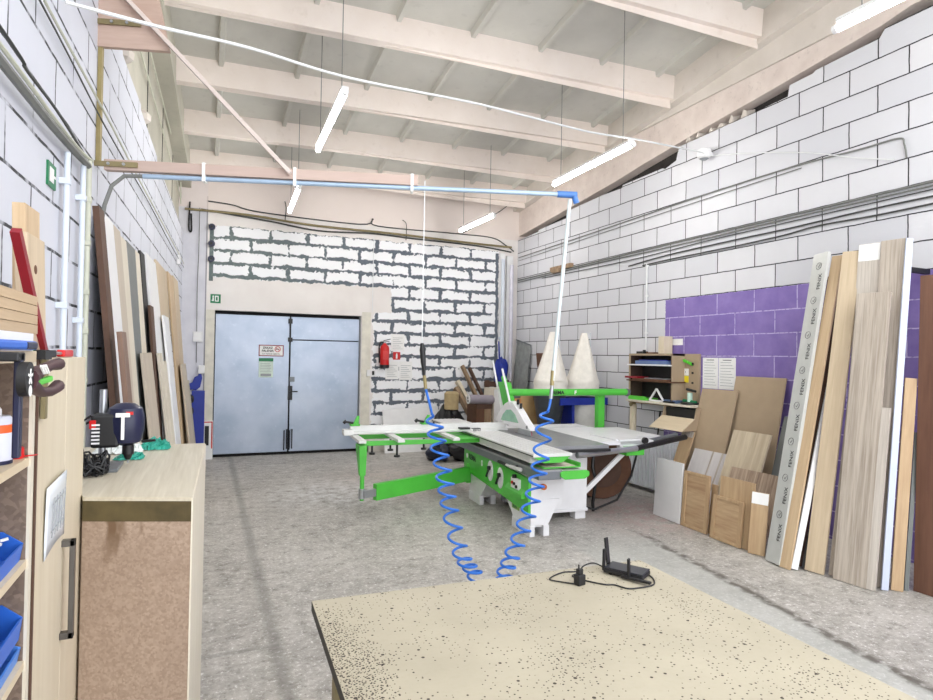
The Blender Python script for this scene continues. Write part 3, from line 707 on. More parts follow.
cable('cable_run', 'short hanging wire stub on the back wall left of centre', [(1.15,10.355,4.15),(1.17,10.355,4.05),(1.16,10.355,3.84)], .007, M['darkcable'], group=GC)
cable('cable_run', 'short hanging wire stub on the plaster above the brick field', [(3.15,10.34,4.05),(3.22,10.34,3.98),(3.22,10.34,3.7)], .007, M['darkcable'], group=GC)
cable('cable_run', 'thin white vertical cable on the bricks above the papers', [(2.64,10.34,3.7),(2.64,10.34,3.0),(2.64,10.34,2.4)], .006, M['wcable'], group=GC)
t = thing('junction_box', 'small white box on the left wall near the back corner', 'box', (XL(9.3),9.3,2.92)); MB().box(0,.05,-.06,.06,-.06,.06).build('box', M['white'], t, bevel=.006); MB().cyl((.025,0,.06),(.025,0,.12),.012).build('gland', M['white'], t)
t = thing('junction_box', 'white junction box low on the back left column', 'box', (-.18,YB,1.82)); MB().box(0,.14,-.05,0,0,.16).build('box', M['white'], t, bevel=.006); MB().box(.02,.12,-.056,-.05,.02,.14).build('lid', M['paper'], t)

# ------------------------------------------------------------------ right wall cables, conduit, papers
GW = 'cables along the right wall'
X = D - .02
def rcable(label, pts, r, m):
    o = cable('wall_cable', label, [(X, y, z) for y, z in pts], r, m, group=GW)
    return o
rcable('highest pair-cable on the right wall with a hooked end by the photo edge', [(10.3,3.56),(7.7,3.60),(5.85,3.635),(4.45,3.64),(3.72,3.605),(3.37,3.595),(3.32,3.53),(3.30,3.41)], .008, M['cable'])
rcable('second thin cable just below the highest one on the right wall', [(10.3,3.50),(7.7,3.55),(5.5,3.585),(4.3,3.60)], .005, M['cable'])
rcable('topmost cable of the middle bundle along the right wall', [(10.3,3.13),(8,3.14),(6,3.15),(4.5,3.15),(2.8,3.155)], .010, M['cable'])
rcable('thin second cable of the middle bundle along the right wall', [(10.3,3.09),(8,3.11),(6,3.11),(4.4,3.12),(2.8,3.12)], .008, M['cable'])
rcable('thin third cable of the middle bundle along the right wall', [(9.4,3.07),(7,3.05),(5.5,3.08),(4.4,3.085),(2.8,3.09)], .006, M['darkcable'])
rcable('dark wavy cable fourth in the bundle along the right wall', [(7.0,2.97),(6.2,3.01),(5.2,3.02),(4.4,3.02),(3.6,3.035),(2.8,3.03)], .008, M['darkcable'])
rcable('lowest dark sagging cable of the bundle along the right wall', [(6.7,2.94),(6,2.95),(5.1,2.95),(4.5,2.96),(4.1,2.985),(3.5,2.97),(2.8,2.975)], .008, M['darkcable'])
t = thing('conduit_pipe', 'thin white conduit dropping down the right wall to the tool shelf', 'pipe', (D-.02,6.61,1.72))
MB().cyl((0,0,0),(0,0,1.23),.012,10).build('pipe', M['wcable'], t, True)
for z in (.3,.8,1.2): MB().box(-.005,.02,-.022,.022,z-.012,z+.012).build('clip', M['white'], t)
t = thing('wood_block', 'rough timber offcut fixed high on the right wall', 'wood', (D,8.75,3.19)); MB().box(-.06,0,-.32,.32,-.05,.02).box(-.09,-.0,-.05,.22,-.09,-.03).build('timber', M['raw'], t, mat=None)
t = thing('ceiling_sensor', 'white round sensor strung on the cable by the right wall', 'sensor', (D-.12,5.5,4.09))
MB().lathe([(.045,-.06),(.075,-.04),(.085,.0),(.075,.045)], n=20).build('body', M['white'], t, True); MB().lathe([(.03,-.075),(.055,-.06)], n=14).build('grille', M['greyink'], t, True)
MB().box(.0,.12,-.02,.02,-.02,.02).build('wall_arm', M['white'], t)

def rplate(name, label, y0, y1, z0, z1, cat='paper'):
    t = thing(name, label, cat, (D, y0, z0)); MB().box(-.003, 0, -(y0-y1), 0, 0, z1-z0).build('sheet', M['paper'], t)
    return t, y0-y1, z1-z0
for lab, y0, y1 in (('left of two white sheets taped on the purple wall', 5.60, 5.365), ('right of two white sheets taped on the purple wall', 5.355, 5.11)):
    t, w, h = rplate('paper_sheet', lab, y0, y1, 1.335, 1.695); t['group'] = 'papers on the purple wall'
    for k in range(9): MB().box(-.0042,-.003,-w+.025+.02*(k % 3),-.025,.04+k*.033,.045+k*.033).build('text_line', M['greyink'], t)
    MB().box(-.0042,-.003,-w+.06,-.06,h-.03,h-.022).build('heading', M['ink'], t)
t, w, h = rplate('paper_strip', 'short white paper strip high on the purple wall', 6.18, 5.94, 1.85, 1.93)

# radiator
t = thing('radiator', 'white panel radiator low on the right wall behind the white panel', 'radiator', (5.14,5.55,.05))
MB().box(0,.10,0,1.35,0,.64).build('core', M['rad'], t)
for k in range(27): MB().box(-.022,0,.010+k*.05,.036+k*.05,.02,.62).build('rib', M['rad'], t, bevel=.004)
MB().box(-.006,.106,-.01,1.36,.62,.665).build('top_grille', M['rad'], t, bevel=.005)
MB().box(.10,.31,.2,.24,.1,.5).build('bracket', M['rad'], t); MB().box(.10,.31,1.1,1.14,.1,.5).build('bracket', M['rad'], t)
MB().cyl((.05,-.02,.05),(.05,-.02,-.05),.012).build('pipe', M['rad'], t)

# tool shelf on the right wall
t = thing('wall_shelf', 'chipboard tool shelf with three compartments on the right wall', 'shelf', (D,5.63,1.02))
MB().box(-.03,-.005,0,1.26,.05,.72).build('back_panel', M['mdf'], t)
MB().box(-.24,-.03,.24,1.05,.695,.72).build('top_board', M['mdf'], t)
MB().box(-.24,-.03,1.03,1.05,.07,.72).build('side', M['mdf'], t); MB().box(-.22,-.03,.24,.26,.07,.72).build('side', M['mdf'], t)
MB().box(-.27,-.03,.25,1.05,.565,.582).build('shelf', M['whiteboard'], t); MB().box(-.27,-.03,.22,1.06,.36,.376).build('shelf', M['darkbrown'], t)
MB().box(-.27,-.03,-.12,1.06,.09,.115).build('bottom_shelf', M['cream'], t)
MB().box(-.034,-.030,.26,1.03,.115,.695).build('shade_backing', M['blackboard'], t)  # compartment shade put in as dark sheets on back, sides and top
for y in (.261,1.026): MB().box(-.225,-.034,y,y+.003,.116,.694).build('shade_lining', plain('shade_lining', S(70,52,44), .8), t)
MB().box(-.225,-.034,.264,1.026,.691,.694).build('shade_lining', M['brown'], t)
GT = 'small tools on the tool shelf'
def small(name, label, cat, parts, loc, group=GT):
    t = thing(name, label, cat, loc, 0, group)
    for nm, mb, m in parts: mb.build(nm, m, t, bevel=.002)
    return t
sx = D
for k, (lab, y0, L, m, h) in enumerate((('blue-grey sheets lying on the upper shelf of the tool shelf', 5.92, .60, plain('blue_grey_sheet', S(96,118,160), .5), .045),)):
    small('abrasive_sheet', lab, 'sheets', [('stack', MB().box(-.25,-.05,0,L,0,h), m), ('top_sheet', MB().box(-.24,-.07,.04,L-.06,h,h+.012), M['royal'])], (sx,y0+.02,1.603))
small('saw_blade', 'maroon saw blade bundle sticking out of the middle shelf', 'saw blade', [('blade', MB().box(-.28,-.06,.02,.66,0,.02), M['darkbrown']), ('handle', MB().box(-.29,-.1,.55,.80,.02,.045), M['darkred'])], (sx,5.90,1.397))
small('hand_saw', 'thin grey saw blades lying on the middle shelf', 'saw', [('blade', MB().box(-.26,-.08,0,.42,0,.01), M['steel'])], (sx,5.92,1.4185))
small('plastic_tray', 'bright green tray on the left end of the bottom shelf', 'tray', [('tray', MB().box(-.25,-.05,0,.34,0,.03), M['greenplastic']), ('rim', MB().box(-.26,-.25,0,.34,.0,.05), M['greenplastic'])], (sx,6.32,1.136))
t = small('set_square', 'white triangular frame standing on the bottom shelf', 'square', [('frame', MB().bar((-.22,0,.01),(-.22,.26,.01),.02,.02).bar((-.22,.0,.01),(-.22,.13,.16),.02,.02).bar((-.22,.13,.16),(-.22,.26,.01),.02,.02), M['white'])], (sx,6.02,1.136))
small('plier_set', 'blue-grey tool lying in the middle of the bottom shelf', 'tool', [('body', MB().box(-.22,-.08,0,.24,0,.035), plain('steel_blue_tool', S(84,104,136), .45)), ('grip', MB().box(-.25,-.22,.02,.2,0,.02), M['black'])], (sx,5.80,1.136))
t = thing('router_tool', 'small green and black tool on the right of the bottom shelf', 'tool', (sx-.14,5.66,1.136), 0, GT)
MB().lathe([(.10,0),(.11,.01),(.11,.02),(.06,.03)], n=20).build('base', M['black'], t, True); MB().cyl((0,0,.03),(0,0,.14),.03).build('column', plain('mint_metal', S(200,230,215), .4), t, True)
MB().cyl((-.0,-.09,.16),(0,.05,.18),.016).build('grip', M['black'], t, True); MB().cyl((.0,-.1,.03),(0,.1,.04),.02).build('motor', M['signgreen'], t, True)
t = thing('bracket_tool', 'green plastic bracket hanging on the tool shelf back panel', 'bracket', (sx-.03,5.70,1.36), 0, GT)
MB().bar((-.015,0,0),(-.015,0,.06),.05,.03).bar((-.015,0,.13),(-.015,0,.32),.05,.03).bar((-.015,.02,.25),(-.015,.20,.31),.03,.03).build('bracket', M['greenplastic'], t, bevel=.004)
for z in (.03,.15,.26): MB().cyl((-.03,0,z),(-.04,0,z),.014,10).build('screw', M['black'], t)
t = thing('warning_label', 'yellow and white label on the tool shelf back panel', 'label', (sx-.031,5.80,1.39)); MB().box(-.003,0,0,.10,0,.08).build('yellow_half', M['yellow'], t); MB().box(-.003,0,0,.10,.085,.17).build('white_half', M['paper'], t)
lettering('!', .06, M['ink'], t, (-.0035,.06,.10), (0,-1,0), (0,0,1))
small('small_tool', 'small black tool lying on top of the tool shelf', 'tool', [('body', MB().box(-.2,-.12,0,.14,0,.03), M['black']), ('knob', MB().cyl((-.16,.03,.03),(-.16,.03,.05),.02), M['black'])], (sx,6.44,1.74))
small('small_tool', 'flat dark tool lying right of the black one on top of the tool shelf', 'tool', [('body', MB().box(-.2,-.12,0,.14,0,.018), M['darkbrown'])], (sx,6.24,1.74))
t = thing('timber_post', 'pale wooden post standing at the left of the tool shelf', 'post', (5.30,6.70,0)); MB().cyl((0,0,0),(.02,0,1.06),.045,12).build('post', M['raw'] if False else M['palewood'], t, True); MB().cyl((-.03,0,1.06),(.04,0,1.06),.03).build('cap', M['olive'], t)
small('wood_upright', 'short pale wooden block standing on top of the tool shelf', 'wood', [('block', MB().box(-.16,-.02,0,.10,0,.22), M['palewood'])], (sx,6.10,1.74), None)
# open box below the shelf
t = thing('wooden_bin', 'open pale plywood bin hanging under the tool shelf', 'bin', (5.00,5.45,.845))
MB().prism([(0,0,.0),(.012,0,-.005),(.212,.0,.135),(.20,0,.14)], (0,.55,0)).build('front_board', M['palewoodx'], t)
MB().prism([(.02,0,.0),(.46,0,.0),(.46,0,.26),(.23,0,.26),(.20,0,.13)], (0,.015,0)).build('side', M['mdf'], t); MB().prism([(.02,.535,.0),(.46,.535,.0),(.46,.535,.26),(.23,.535,.26),(.20,.535,.13)], (0,.015,0)).build('side', M['mdf'], t)
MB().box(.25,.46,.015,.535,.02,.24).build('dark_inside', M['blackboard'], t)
cable('wall_cable', 'black cord hanging down the right wall below the tool shelf', [(D-.03,6.30,1.0),(D-.03,6.34,.7),(D-.03,6.40,.35),(D-.03,6.42,.03)], .012, M['black'])

# ------------------------------------------------------------------ left wall pipes and sign
GP = 'pipes on the left wall'
def lp_(y, z, off=.03): return (XL(y)+off, y, z)
def conduit(label, y, z0, z1, m, r=.016, clips=()):
    t = thing('conduit_pipe', label, 'pipe', lp_(y, z0, .03), 0, GP)
    MB().cyl((0,0,0),(0,0,z1-z0),r,12).build('pipe', m, t, True)
    for z in clips: MB().box(-.03,.016,-.018,.018,z-z0-.014,z-z0+.014).build('clip', m, t, bevel=.003)
conduit('pale blue-white vertical pipe nearest the green sign on the left wall', 3.19, .0, 2.53, M['conduit'], .0125, (1.1,1.85,2.4))
conduit('pale blue-white vertical pipe in the middle of the three on the left wall', 3.50, .0, 2.56, M['conduit'], .0125, (1.1,1.80,2.4))
conduit('ivory vertical pipe with many clips beside the boards on the left wall', 3.62, .0, 2.62, M['ivory'], .014, (1.5,1.75,1.95,2.2,2.42))
cable('wall_pipe', 'thick grey pipe along the left wall above the vertical pipes', [lp_(-1,2.545,.04),lp_(2.3,2.545,.04),lp_(3.0,2.55,.04),lp_(3.55,2.575,.04)], .016, M['cable'], 'pipe', GP)
cable('wall_cable', 'pale cable just above the grey pipe on the left wall', [lp_(-1,2.60),lp_(2.3,2.605),lp_(2.9,2.60),lp_(3.4,2.61),lp_(3.7,2.64)], .008, M['ivory'], 'cable', GP)
cable('wall_cable', 'dark wavy cable above the pale one on the left wall', [lp_(-1,2.66),lp_(2.2,2.66),lp_(2.6,2.64),lp_(3.0,2.645),lp_(3.5,2.62)], .006, M['darkcable'], 'cable', GP)
cable('wall_cable', 'upper pale cable with clips high on the left wall', [lp_(-1,3.0),lp_(2.6,2.99),lp_(4,3.0),lp_(5.6,2.99),lp_(8,3.0),lp_(10.2,3.0)], .006, M['ivory'], 'cable', GP)
cable('wall_cable', 'thin dark cable under the upper pale cable on the left wall', [lp_(-1,2.95),lp_(2.6,2.96),lp_(4,2.93),lp_(6,2.95),lp_(8,2.93),lp_(10.2,2.94)], .004, M['darkcable'], 'cable', GP)
for off, z, lab in ((.02,4.45,'outer long grey conduit along the upper left wall under the girder'), (.02,4.15,'inner long grey conduit along the upper left wall above the blocks')):
    cable('wall_cable', lab, [(XL(4)-.06+off,4.0,z+.1),(XL(7)-.06+off,7.0,z),(XL(9.9)-.06+off,9.9,z-.12),(XL(10.2)-.03,10.2,3.9)], .009, M['ivory'], 'cable', GP)
t = thing('exit_sign', 'green exit sign on the left wall beside the first white pipe', 'sign', lp_(2.99,2.335,.0), 0)
t.rotation_euler = (0,0,-math.atan(KL))
MB().box(0,.008,0,.12,0,.10).build('plate', M['signgreen'], t); MB().box(.008,.010,.02,.08,.02,.08).box(.008,.010,.085,.108,.045,.055).build('pictogram', M['paper'], t)

# ------------------------------------------------------------------ jib arm with air line
jd = V((1,-.292,0)).normalized(); ja = V((-.55,3.922,2.66)); jrz = math.atan2(jd.y, jd.x)
t = thing('wall_jib', 'pinkish wooden jib arm hinged on the left wall', 'jib arm', ja, jrz)
MB().box(.02,1.755,-.022,.022,-.005,.055).build('beam', M['jib'], t, bevel=.003)
b = MB().prism([(-.03,-.02,.68),(.35,-.02,.68),(.20,-.02,1.35),(-.03,-.02,1.35)], (0,.03,0)).build('gusset_board', wood('gusset_board', S(204,172,152), S(180,146,126), 8, .65, 'X', 1.0), t)
MB().bar((-.02,-.035,1.095),(1.03,-.035,.02),.022,.06,(0,1,0)).build('brace', M['jibdiag'], t, bevel=.002)
MB().box(-.028,-.006,-.012,.010,.03,1.35).build('post', M['ochre'], t)
for z in (.012,.80):
    hp = MB().box(-.05,.20,-.034,-.022,z,z+.028).build('hinge_strap', M['olive'], t)
    for x in (.05,.13): MB().cyl((x,-.034,z+.014),(x,-.042,z+.014),.008,8).build('bolt', M['steel'], hp)
    MB().cyl((-.05,-.02,z-.02),(-.05,-.02,z+.05),.014,10).build('hinge_pin', M['greymetal'], t, True)
t = thing('air_pipe', 'pale blue air pipe strapped under the jib arm and reaching beyond it', 'pipe', ja, jrz)
MB().cyl((.22,-.0,-.026),(2.68,-.0,-.010),.0135,12).build('pipe', M['pipeblue'], t, True)
MB().tube([(.22,0,-.026),(.12,0,-.03),(.06,-.01,-.09),(.03,-.02,-.20),(.02,-.03,-.30)], .011).build('flexible_feed', M['cable'], t, True)
for x in (.55,1.05,1.72): MB().box(x-.008,x+.008,-.027,.027,-.044,.062).build('strap', M['paper'], t)
MB().cyl((2.60,0,-.010),(2.72,0,-.010),.020,12).cyl((2.70,0,.0),(2.72,0,-.06),.018,12).build('elbow', plain('blue_fitting', S(70,120,190), .4), t, True)
pe = V((2.02,3.17,2.60))
t = thing('drop_pipe', 'pale vertical air pipe hanging from the blue elbow', 'pipe', pe)
MB().cyl((0,0,.02),(-.088,.026,-1.08),.012,12).build('pipe', plain('pale_drop_pipe', S(206,216,218), .4), t, True)
MB().cyl((-.085,.025,-1.02),(-.09,.027,-1.11),.0125,10).build('coupling', M['ochre'], t, True)
def hose(label, ctrl, turns, t0, rad):
    """hanging spiral air hose along a smooth centre line; straight until t0"""
    P = [V(c) for c in ctrl]
    def at(t):
        x = t*(len(P)-1); i = min(int(x), len(P)-2); f = x - i
        a, b = P[max(i-1,0)], P[min(i+2,len(P)-1)]; p0, p1 = P[i], P[i+1]; m0, m1 = (p1-a)*.5, (b-p0)*.5
        return p0*(2*f**3-3*f**2+1) + m0*(f**3-2*f**2+f) + p1*(-2*f**3+3*f**2) + m1*(f**3-f**2)
    pts = []; N = turns*18
    for k in range(12): pts.append(at(t0*k/12))
    for k in range(N+1):
        t = t0 + (1-t0)*k/N; g = min(1, k/14)*rad; a = 2*math.pi*turns*(k/N)**1.1
        pts.append(at(t) + V((math.cos(a)*g, math.sin(a)*g, 0)))
    return pts
t = thing('air_hose', 'blue spiral air hose hanging at the left, from the black connector', 'hose', (1.174,3.418,1.72))
o0 = V((1.174,3.418,1.72))
lp0 = [(1.20,3.41,1.46),(1.235,3.405,1.33),(1.27,3.39,1.16),(1.31,3.37,.95),(1.35,3.367,.748),(1.42,3.345,.481),(1.50,3.32,.36),(1.56,3.30,.16),(1.60,3.30,.03)]
MB().tube([p-o0 for p in hose('', lp0, 18, .14, .048)], .0078, 8).build('coil', M['hose'], t, True)
MB().cyl((0,0,.97),(0,0,.0),.003,6).build('hanging_cord', M['wcable'], t)
MB().tube([(0,0,.01),(.004,0,-.03),(.010,0,-.10),(.018,0,-.18)], [.009,.017,.016,.008], 10).build('connector', M['black'], t, True)
MB().cyl((.018,0,-.18),(.026,-.006,-.26),.010,10).build('brass_fitting', M['ochre'], t, True)
t = thing('air_hose', 'blue spiral air hose hanging at the right, from the pale drop pipe', 'hose', (1.931,3.197,1.49))
o0 = V((1.931,3.197,1.49))
rp0 = [(1.931,3.197,1.49),(1.92,3.20,1.38),(1.892,3.208,1.27),(1.87,3.216,1.04),(1.84,3.225,.86),(1.784,3.24,.66),(1.711,3.261,.469),(1.66,3.27,.34),(1.64,3.29,.16),(1.63,3.31,.03)]
MB().tube([p-o0 for p in hose('', rp0, 17, .16, .048)], .0078, 8).build('coil', M['hose'], t, True)
MB().cyl((0,0,.0),(-.006,.002,-.08),.011,10).build('fitting', M['steel'], t, True)
cable('hanging_cable', 'white cable strung across the hall from left wall to right wall', [(-.59,3.127,3.166),(-.233,3.3,3.224),(.196,3.6,3.352),(.841,4.0,3.477),(1.873,4.4,3.656),(2.519,4.6,3.72),(3.268,4.8,3.778),(4.007,5.0,3.882),(5.255,5.4,4.055)], .009, M['wcable'])
cable('hanging_cable', 'loose thin white cable from the sensor along the right wall', [(D-.1,5.45,4.05),(D-.03,4.9,3.93),(D-.03,4.2,3.72),(D-.03,3.75,3.54),(D-.03,3.4,3.42)], .005, M['wcable'])

# ------------------------------------------------------------------ workbench in front
bz = .75
t = thing('workbench', 'large cream workbench top covered in small drill holes in the foreground', 'workbench', (.377,2.285,0), -math.radians(1.9))
MB().box(0, 1.447, -2.3, 0, bz-.036, bz-.002).build('edge_band', M['blackboard'], t)
tp = MB().box(0.001, 1.446, -2.299, -.001, bz-.004, bz); o = tp.build('tabletop', M['bench'], t)
for x in (.06, 1.33):
    for y in (-.12, -2.24): MB().box(x, x+.06, y-.06, y, 0, bz-.036).build('leg', M['olive'], t)
MB().box(.06, 1.39, -.10, -.07, bz-.12, bz-.036).build('apron', M['olive'], t); MB().box(.07, .10, -2.2, -.15, bz-.12, bz-.036).build('apron', M['olive'], t)
MB().box(1.35, 1.38, -2.2, -.15, bz-.12, bz-.036).build('apron', M['olive'], t)

# wireless router, adapter and cord on the bench
t = thing('wireless_router', 'black wireless router with upright antennas on the workbench', 'router', (1.645,2.10,bz), math.radians(-58))
MB().prism([(-.085,-.05,.006),(.085,-.05,.006),(.085,.05,.006),(-.085,.05,.006)], (0,0,.018)).build('body', M['black'], t, bevel=.006)
MB().prism([(-.083,-.048,.024),(.083,-.048,.024),(.083,.048,.024),(-.083,.048,.024)], (0,0,.006)).build('top_cover', plain('router_top', S(44,46,52), .28, 0, .04), t, bevel=.005)
for x in (-.06,.06): MB().cyl((x,-.03,0),(x,-.03,.007),.008).cyl((x,.03,0),(x,.03,.007),.008).build('foot', M['blackmat'], t)
MB().bar((-.088,.02,.012),(-.106,.03,.130),.028,.010,(1,0,0)).build('antenna', M['black'], t, bevel=.002)
MB().bar((-.088,-.035,.012),(-.088,-.030,.10),.018,.010,(1,0,0)).build('antenna', M['black'], t, bevel=.002)
MB().bar((.03,-.058,.012),(.03,-.064,.09),.016,.010,(1,0,0)).build('antenna', M['black'], t, bevel=.002)
MB().bar((-.0,-.058,.012),(.125,-.072,.014),.018,.010).build('antenna', M['black'], t, bevel=.002)
t = thing('power_adapter', 'small black plug adapter standing on the workbench beside the router', 'adapter', (1.395,2.075,bz), math.radians(10))
MB().box(-.019,.019,-.016,.016,0,.042).build('body', M['black'], t, bevel=.004)
MB().box(-.012,.010,-.010,.010,.042,.064).cyl((-.006,0,.064),(-.006,0,.082),.003).build('plug', M['black'], t, bevel=.002)
Z = bz + .004
cord1 = [(1.378,2.08,Z),(1.335,2.12,Z),(1.31,2.165,Z),(1.40,2.21,Z),(1.47,2.20,Z),(1.50,2.20,Z+.02),(1.55,2.20,Z+.025),(1.585,2.17,Z+.01)]
cord2 = [(1.47,2.18,Z),(1.42,2.165,Z),(1.42,2.13,Z),(1.455,2.07,Z),(1.49,2.03,Z),(1.52,2.015,Z),(1.545,1.965,Z),(1.59,1.955,Z),(1.64,1.955,Z),(1.68,1.97,Z),(1.715,2.02,Z),(1.725,2.06,Z)]
ad = t; iv = Matrix.Rotation(-math.radians(10), 4, 'Z') @ Matrix.Translation(V((-1.395,-2.075,-bz)))
for cpts in (cord1, cord2):
    c = cable('cord', None, [iv @ V(q) for q in cpts], .0030, M['black'], None); c.parent = ad

# ------------------------------------------------------------------ left: open shelf, tall cabinet, chest
FX = -.33
t = thing('shelf_unit', 'open chipboard shelf unit at the left edge with blue bins', 'shelf', (FX,1.56,0))
Lx = -.31
MB().box(Lx, -.006, -.022, 0, 0, 1.625).build('side', M['chipdark'], t); MB().box(-.006, .0, -.022, 0, 0, 1.625).build('edge_band', M['cream'], t)
MB().box(Lx, -.006, -1.0, -.978, 0, 1.625).build('side', M['chipdark'], t)
MB().box(Lx-.006, Lx, -1.0, 0, 0, 1.625).build('back_panel', M['chipdark'], t)
MB().box(Lx, .0, -1.0, -.0, 1.625, 1.648).build('top', M['palewoodx'], t, bevel=.001)
for z in (1.408, 1.195, .985, .70, .40): MB().box(Lx, -.004, -.978, -.022, z, z+.018).build('shelf', M['palewoodx'], t)
MB().box(Lx, 0, -.978, -.022, .04, .08).build('plinth', M['chipdark'], t)

t = thing('tall_cabinet', 'narrow tall pale wooden cabinet with a steel bar handle', 'cabinet', (FX,1.575,0))
MB().box(-.30, -.02, 0, .57, .0, 1.632).build('body', M['chip'], t)
MB().box(-.018, 0, .012, .301, .01, 1.632).build('door', M['palewood'], t, bevel=.0015)
MB().box(-.018, 0, .305, .57, .01, 1.632).build('door', M['palewood'], t, bevel=.0015)
MB().box(-.02, .001, .0, .011, 0, 1.632).build('edge_band', M['brown'], t)
hb = MB().box(.018, .030, .285, .305, .905, 1.160)
hb.box(0, .030, .285, .305, .905, .922).box(0, .030, .285, .305, 1.143, 1.160).build('handle', plain('dark_steel_handle', S(96,92,88), .35, .5, .08), t, bevel=.0015)
t = thing('paper_sheet', 'curled drawing in a clear sleeve taped to the tall cabinet door', 'paper', (FX+.002,1.655,1.17))
t2 = MB().grid(lambda u, v: (.002+.007*math.sin(u*3.1)*v + .003*v*v, u*.215, v*.165 + .012*math.sin(u*2.6)), 8, 6).build('sheet', plain('drawing_sleeve', S(222,228,234), .25, 0, .02), t, True, solid=.001)
for k in range(5): MB().bar((.0065,.05+.03*k,.04),(.011,.05+.03*k,.135),.0018,.0018).build('drawing_line', M['greyink'], t)
MB().bar((.010,.04,.12),(.010,.17,.125),.0018,.0018).bar((.007,.04,.055),(.007,.17,.06),.0018,.0018).build('drawing_line', M['greyink'], t)

t = thing('storage_chest', 'waist-high chipboard storage chest with pale striped top', 'chest', (0,0,0))
A, B, Cc, Dd = (-.322,2.105), (-.024,2.00), (.013,3.18), (-.60,3.18)
def quad(z0, z1, e=0.0): return MB().hexa([(A[0],A[1]-e,z0),(B[0]+e,B[1]-e,z0),(Cc[0]+e,Cc[1]+e,z0),(Dd[0],Dd[1]+e,z0)], [(A[0],A[1]-e,z1),(B[0]+e,B[1]-e,z1),(Cc[0]+e,Cc[1]+e,z1),(Dd[0],Dd[1]+e,z1)])
MB().hexa([(A[0],A[1],0),(B[0]-.004,B[1],0),(Cc[0]-.004,Cc[1],0),(Dd[0],Dd[1],0)], [(A[0],A[1],1.148),(B[0]-.004,B[1],1.148),(Cc[0]-.004,Cc[1],1.148),(Dd[0],Dd[1],1.148)]).build('body', M['chip'], t)
MB().hexa([(B[0]-.004,B[1]-.002,0),(B[0],B[1]-.002,0),(Cc[0],Cc[1],0),(Cc[0]-.004,Cc[1],0)], [(B[0]-.004,B[1]-.002,1.215),(B[0],B[1]-.002,1.215),(Cc[0],Cc[1],1.215),(Cc[0]-.004,Cc[1],1.215)]).build('side', M['cream'], t)
MB().hexa([(A[0],A[1]-.001,1.148),(B[0]-.004,B[1]-.001,1.148),(Cc[0]-.004,Cc[1],1.148),(Dd[0],Dd[1],1.148)], [(A[0],A[1]-.001,1.208),(B[0]-.004,B[1]-.001,1.208),(Cc[0]-.004,Cc[1],1.208),(Dd[0],Dd[1],1.208)]).build('rim', M['rim'], t)
MB().hexa([(A[0],A[1],1.208),(B[0]-.004,B[1],1.208),(Cc[0]-.004,Cc[1],1.208),(Dd[0],Dd[1],1.208)], [(A[0],A[1],1.22),(B[0]-.004,B[1],1.22),(Cc[0]-.004,Cc[1],1.22),(Dd[0],Dd[1],1.22)]).build('top', M['topwood'], t)

# bench drill on the chest
zt = 1.22
t = thing('bench_drill', 'navy and black bench drill standing on the storage chest', 'drill', (-.338,2.58,zt))
MB().box(-.09,.06,-.09,.10,0,.012).build('base_plate', M['greymetal'], t, bevel=.003)
MB().cyl((0,0,.012),(0,0,.29),.0125,14).build('column', M['steel'], t, True)
MB().lathe([(.02,0),(.052,.012),(.062,.05),(.064,.10),(.055,.135),(.03,.152),(.005,.155)], (.075,-.02,.088), 20, 1.0, .95).build('head', M['navy'], t, True)
MB().box(-.03,.06,-.07,.03,.085,.205).build('motor_housing', M['black'], t, bevel=.01)
for k in range(6): MB().box(-.025,.0,-.074,-.068,.10+k*.013,.106+k*.013).build('vent_slat', M['white'], t)
MB().box(-.032,-.012,-.0735,-.069,.155,.185).build('sticker', M['red'], t)
MB().box(.068,.078,-.087,-.080,.115,.20).box(.05,.095,-.085,-.078,.195,.21).build('switch_plate', M['paper'], t)
MB().box(.082,.105,-.083,-.074,.203,.214).build('sticker', M['red'], t)
MB().cyl((.085,-.02,.088),(.085,-.02,.055),.020,14).cyl((.085,-.02,.055),(.085,-.02,.035),.017,14,.009).build('chuck', M['black'], t, True)
MB().cyl((.085,-.02,.035),(.085,-.02,.022),.003,8).build('drill_bit', M['steel'], t)
MB().cyl((.13,-.03,.10),(.175,-.045,.105),.005,8).build('feed_lever', M['black'], t, True)
MB().tube([(-.03,-.05,.2),(-.055,-.06,.18),(-.065,-.06,.13),(-.05,-.07,.08),(-.06,-.06,.03)], .004, 6).build('power_lead', M['black'], t, True)
t = thing('cable_tangle', 'tangled heap of black leads beside the bench drill column', 'leads', (-.345,2.47,zt)); t['kind'] = 'stuff'
rnd = random.Random(3)
for k in range(1):
    pts = []
    for i in range(160):
        a = i*.62; r = .022 + .022*rnd.random()
        pts.append((r*math.cos(a)*1.0, r*math.sin(a)*1.7 + .02*math.sin(i*.07), .006 + .075*abs(math.sin(i*.11))*rnd.random()))
    MB().tube(pts, .0035, 5).build('lead', M['black'], t, True)
def crumple(sx, sy, sz, seed, n=16):
    r = random.Random(seed); hs = [[r.random() for _ in range(n+1)] for _ in range(n+1)]
    def fn(u, v):
        i, j = round(u*n), round(v*n); e = max(0, 1 - (2*u-1)**2)*max(0, 1 - (2*v-1)**2)
        return ((u-.5)*2*sx + (hs[i][j]-.5)*.02, (v-.5)*2*sy + (hs[j][i]-.5)*.02, .003 + sz*(e**.5)*(.25 + .75*hs[i][j]))
    return MB().grid(fn, n, n)
def blob(c, sx, sy, sz, seed, n=14):
    r = random.Random(seed); ph = [r.random()*6 for _ in range(6)]
    def fn(u, v):
        a = u*2*math.pi; b = v*math.pi
        k = 1 + .22*math.sin(3*a+ph[0])*math.sin(2*b+ph[1]) + .14*math.sin(5*a+ph[2]+3*b)
        return (c[0]+sx*k*math.cos(a)*math.sin(b), c[1]+sy*k*math.sin(a)*math.sin(b), max(c[2]-sz, c[2]-sz*.98*math.cos(b)*k))
    return MB().grid(fn, n*2, n)
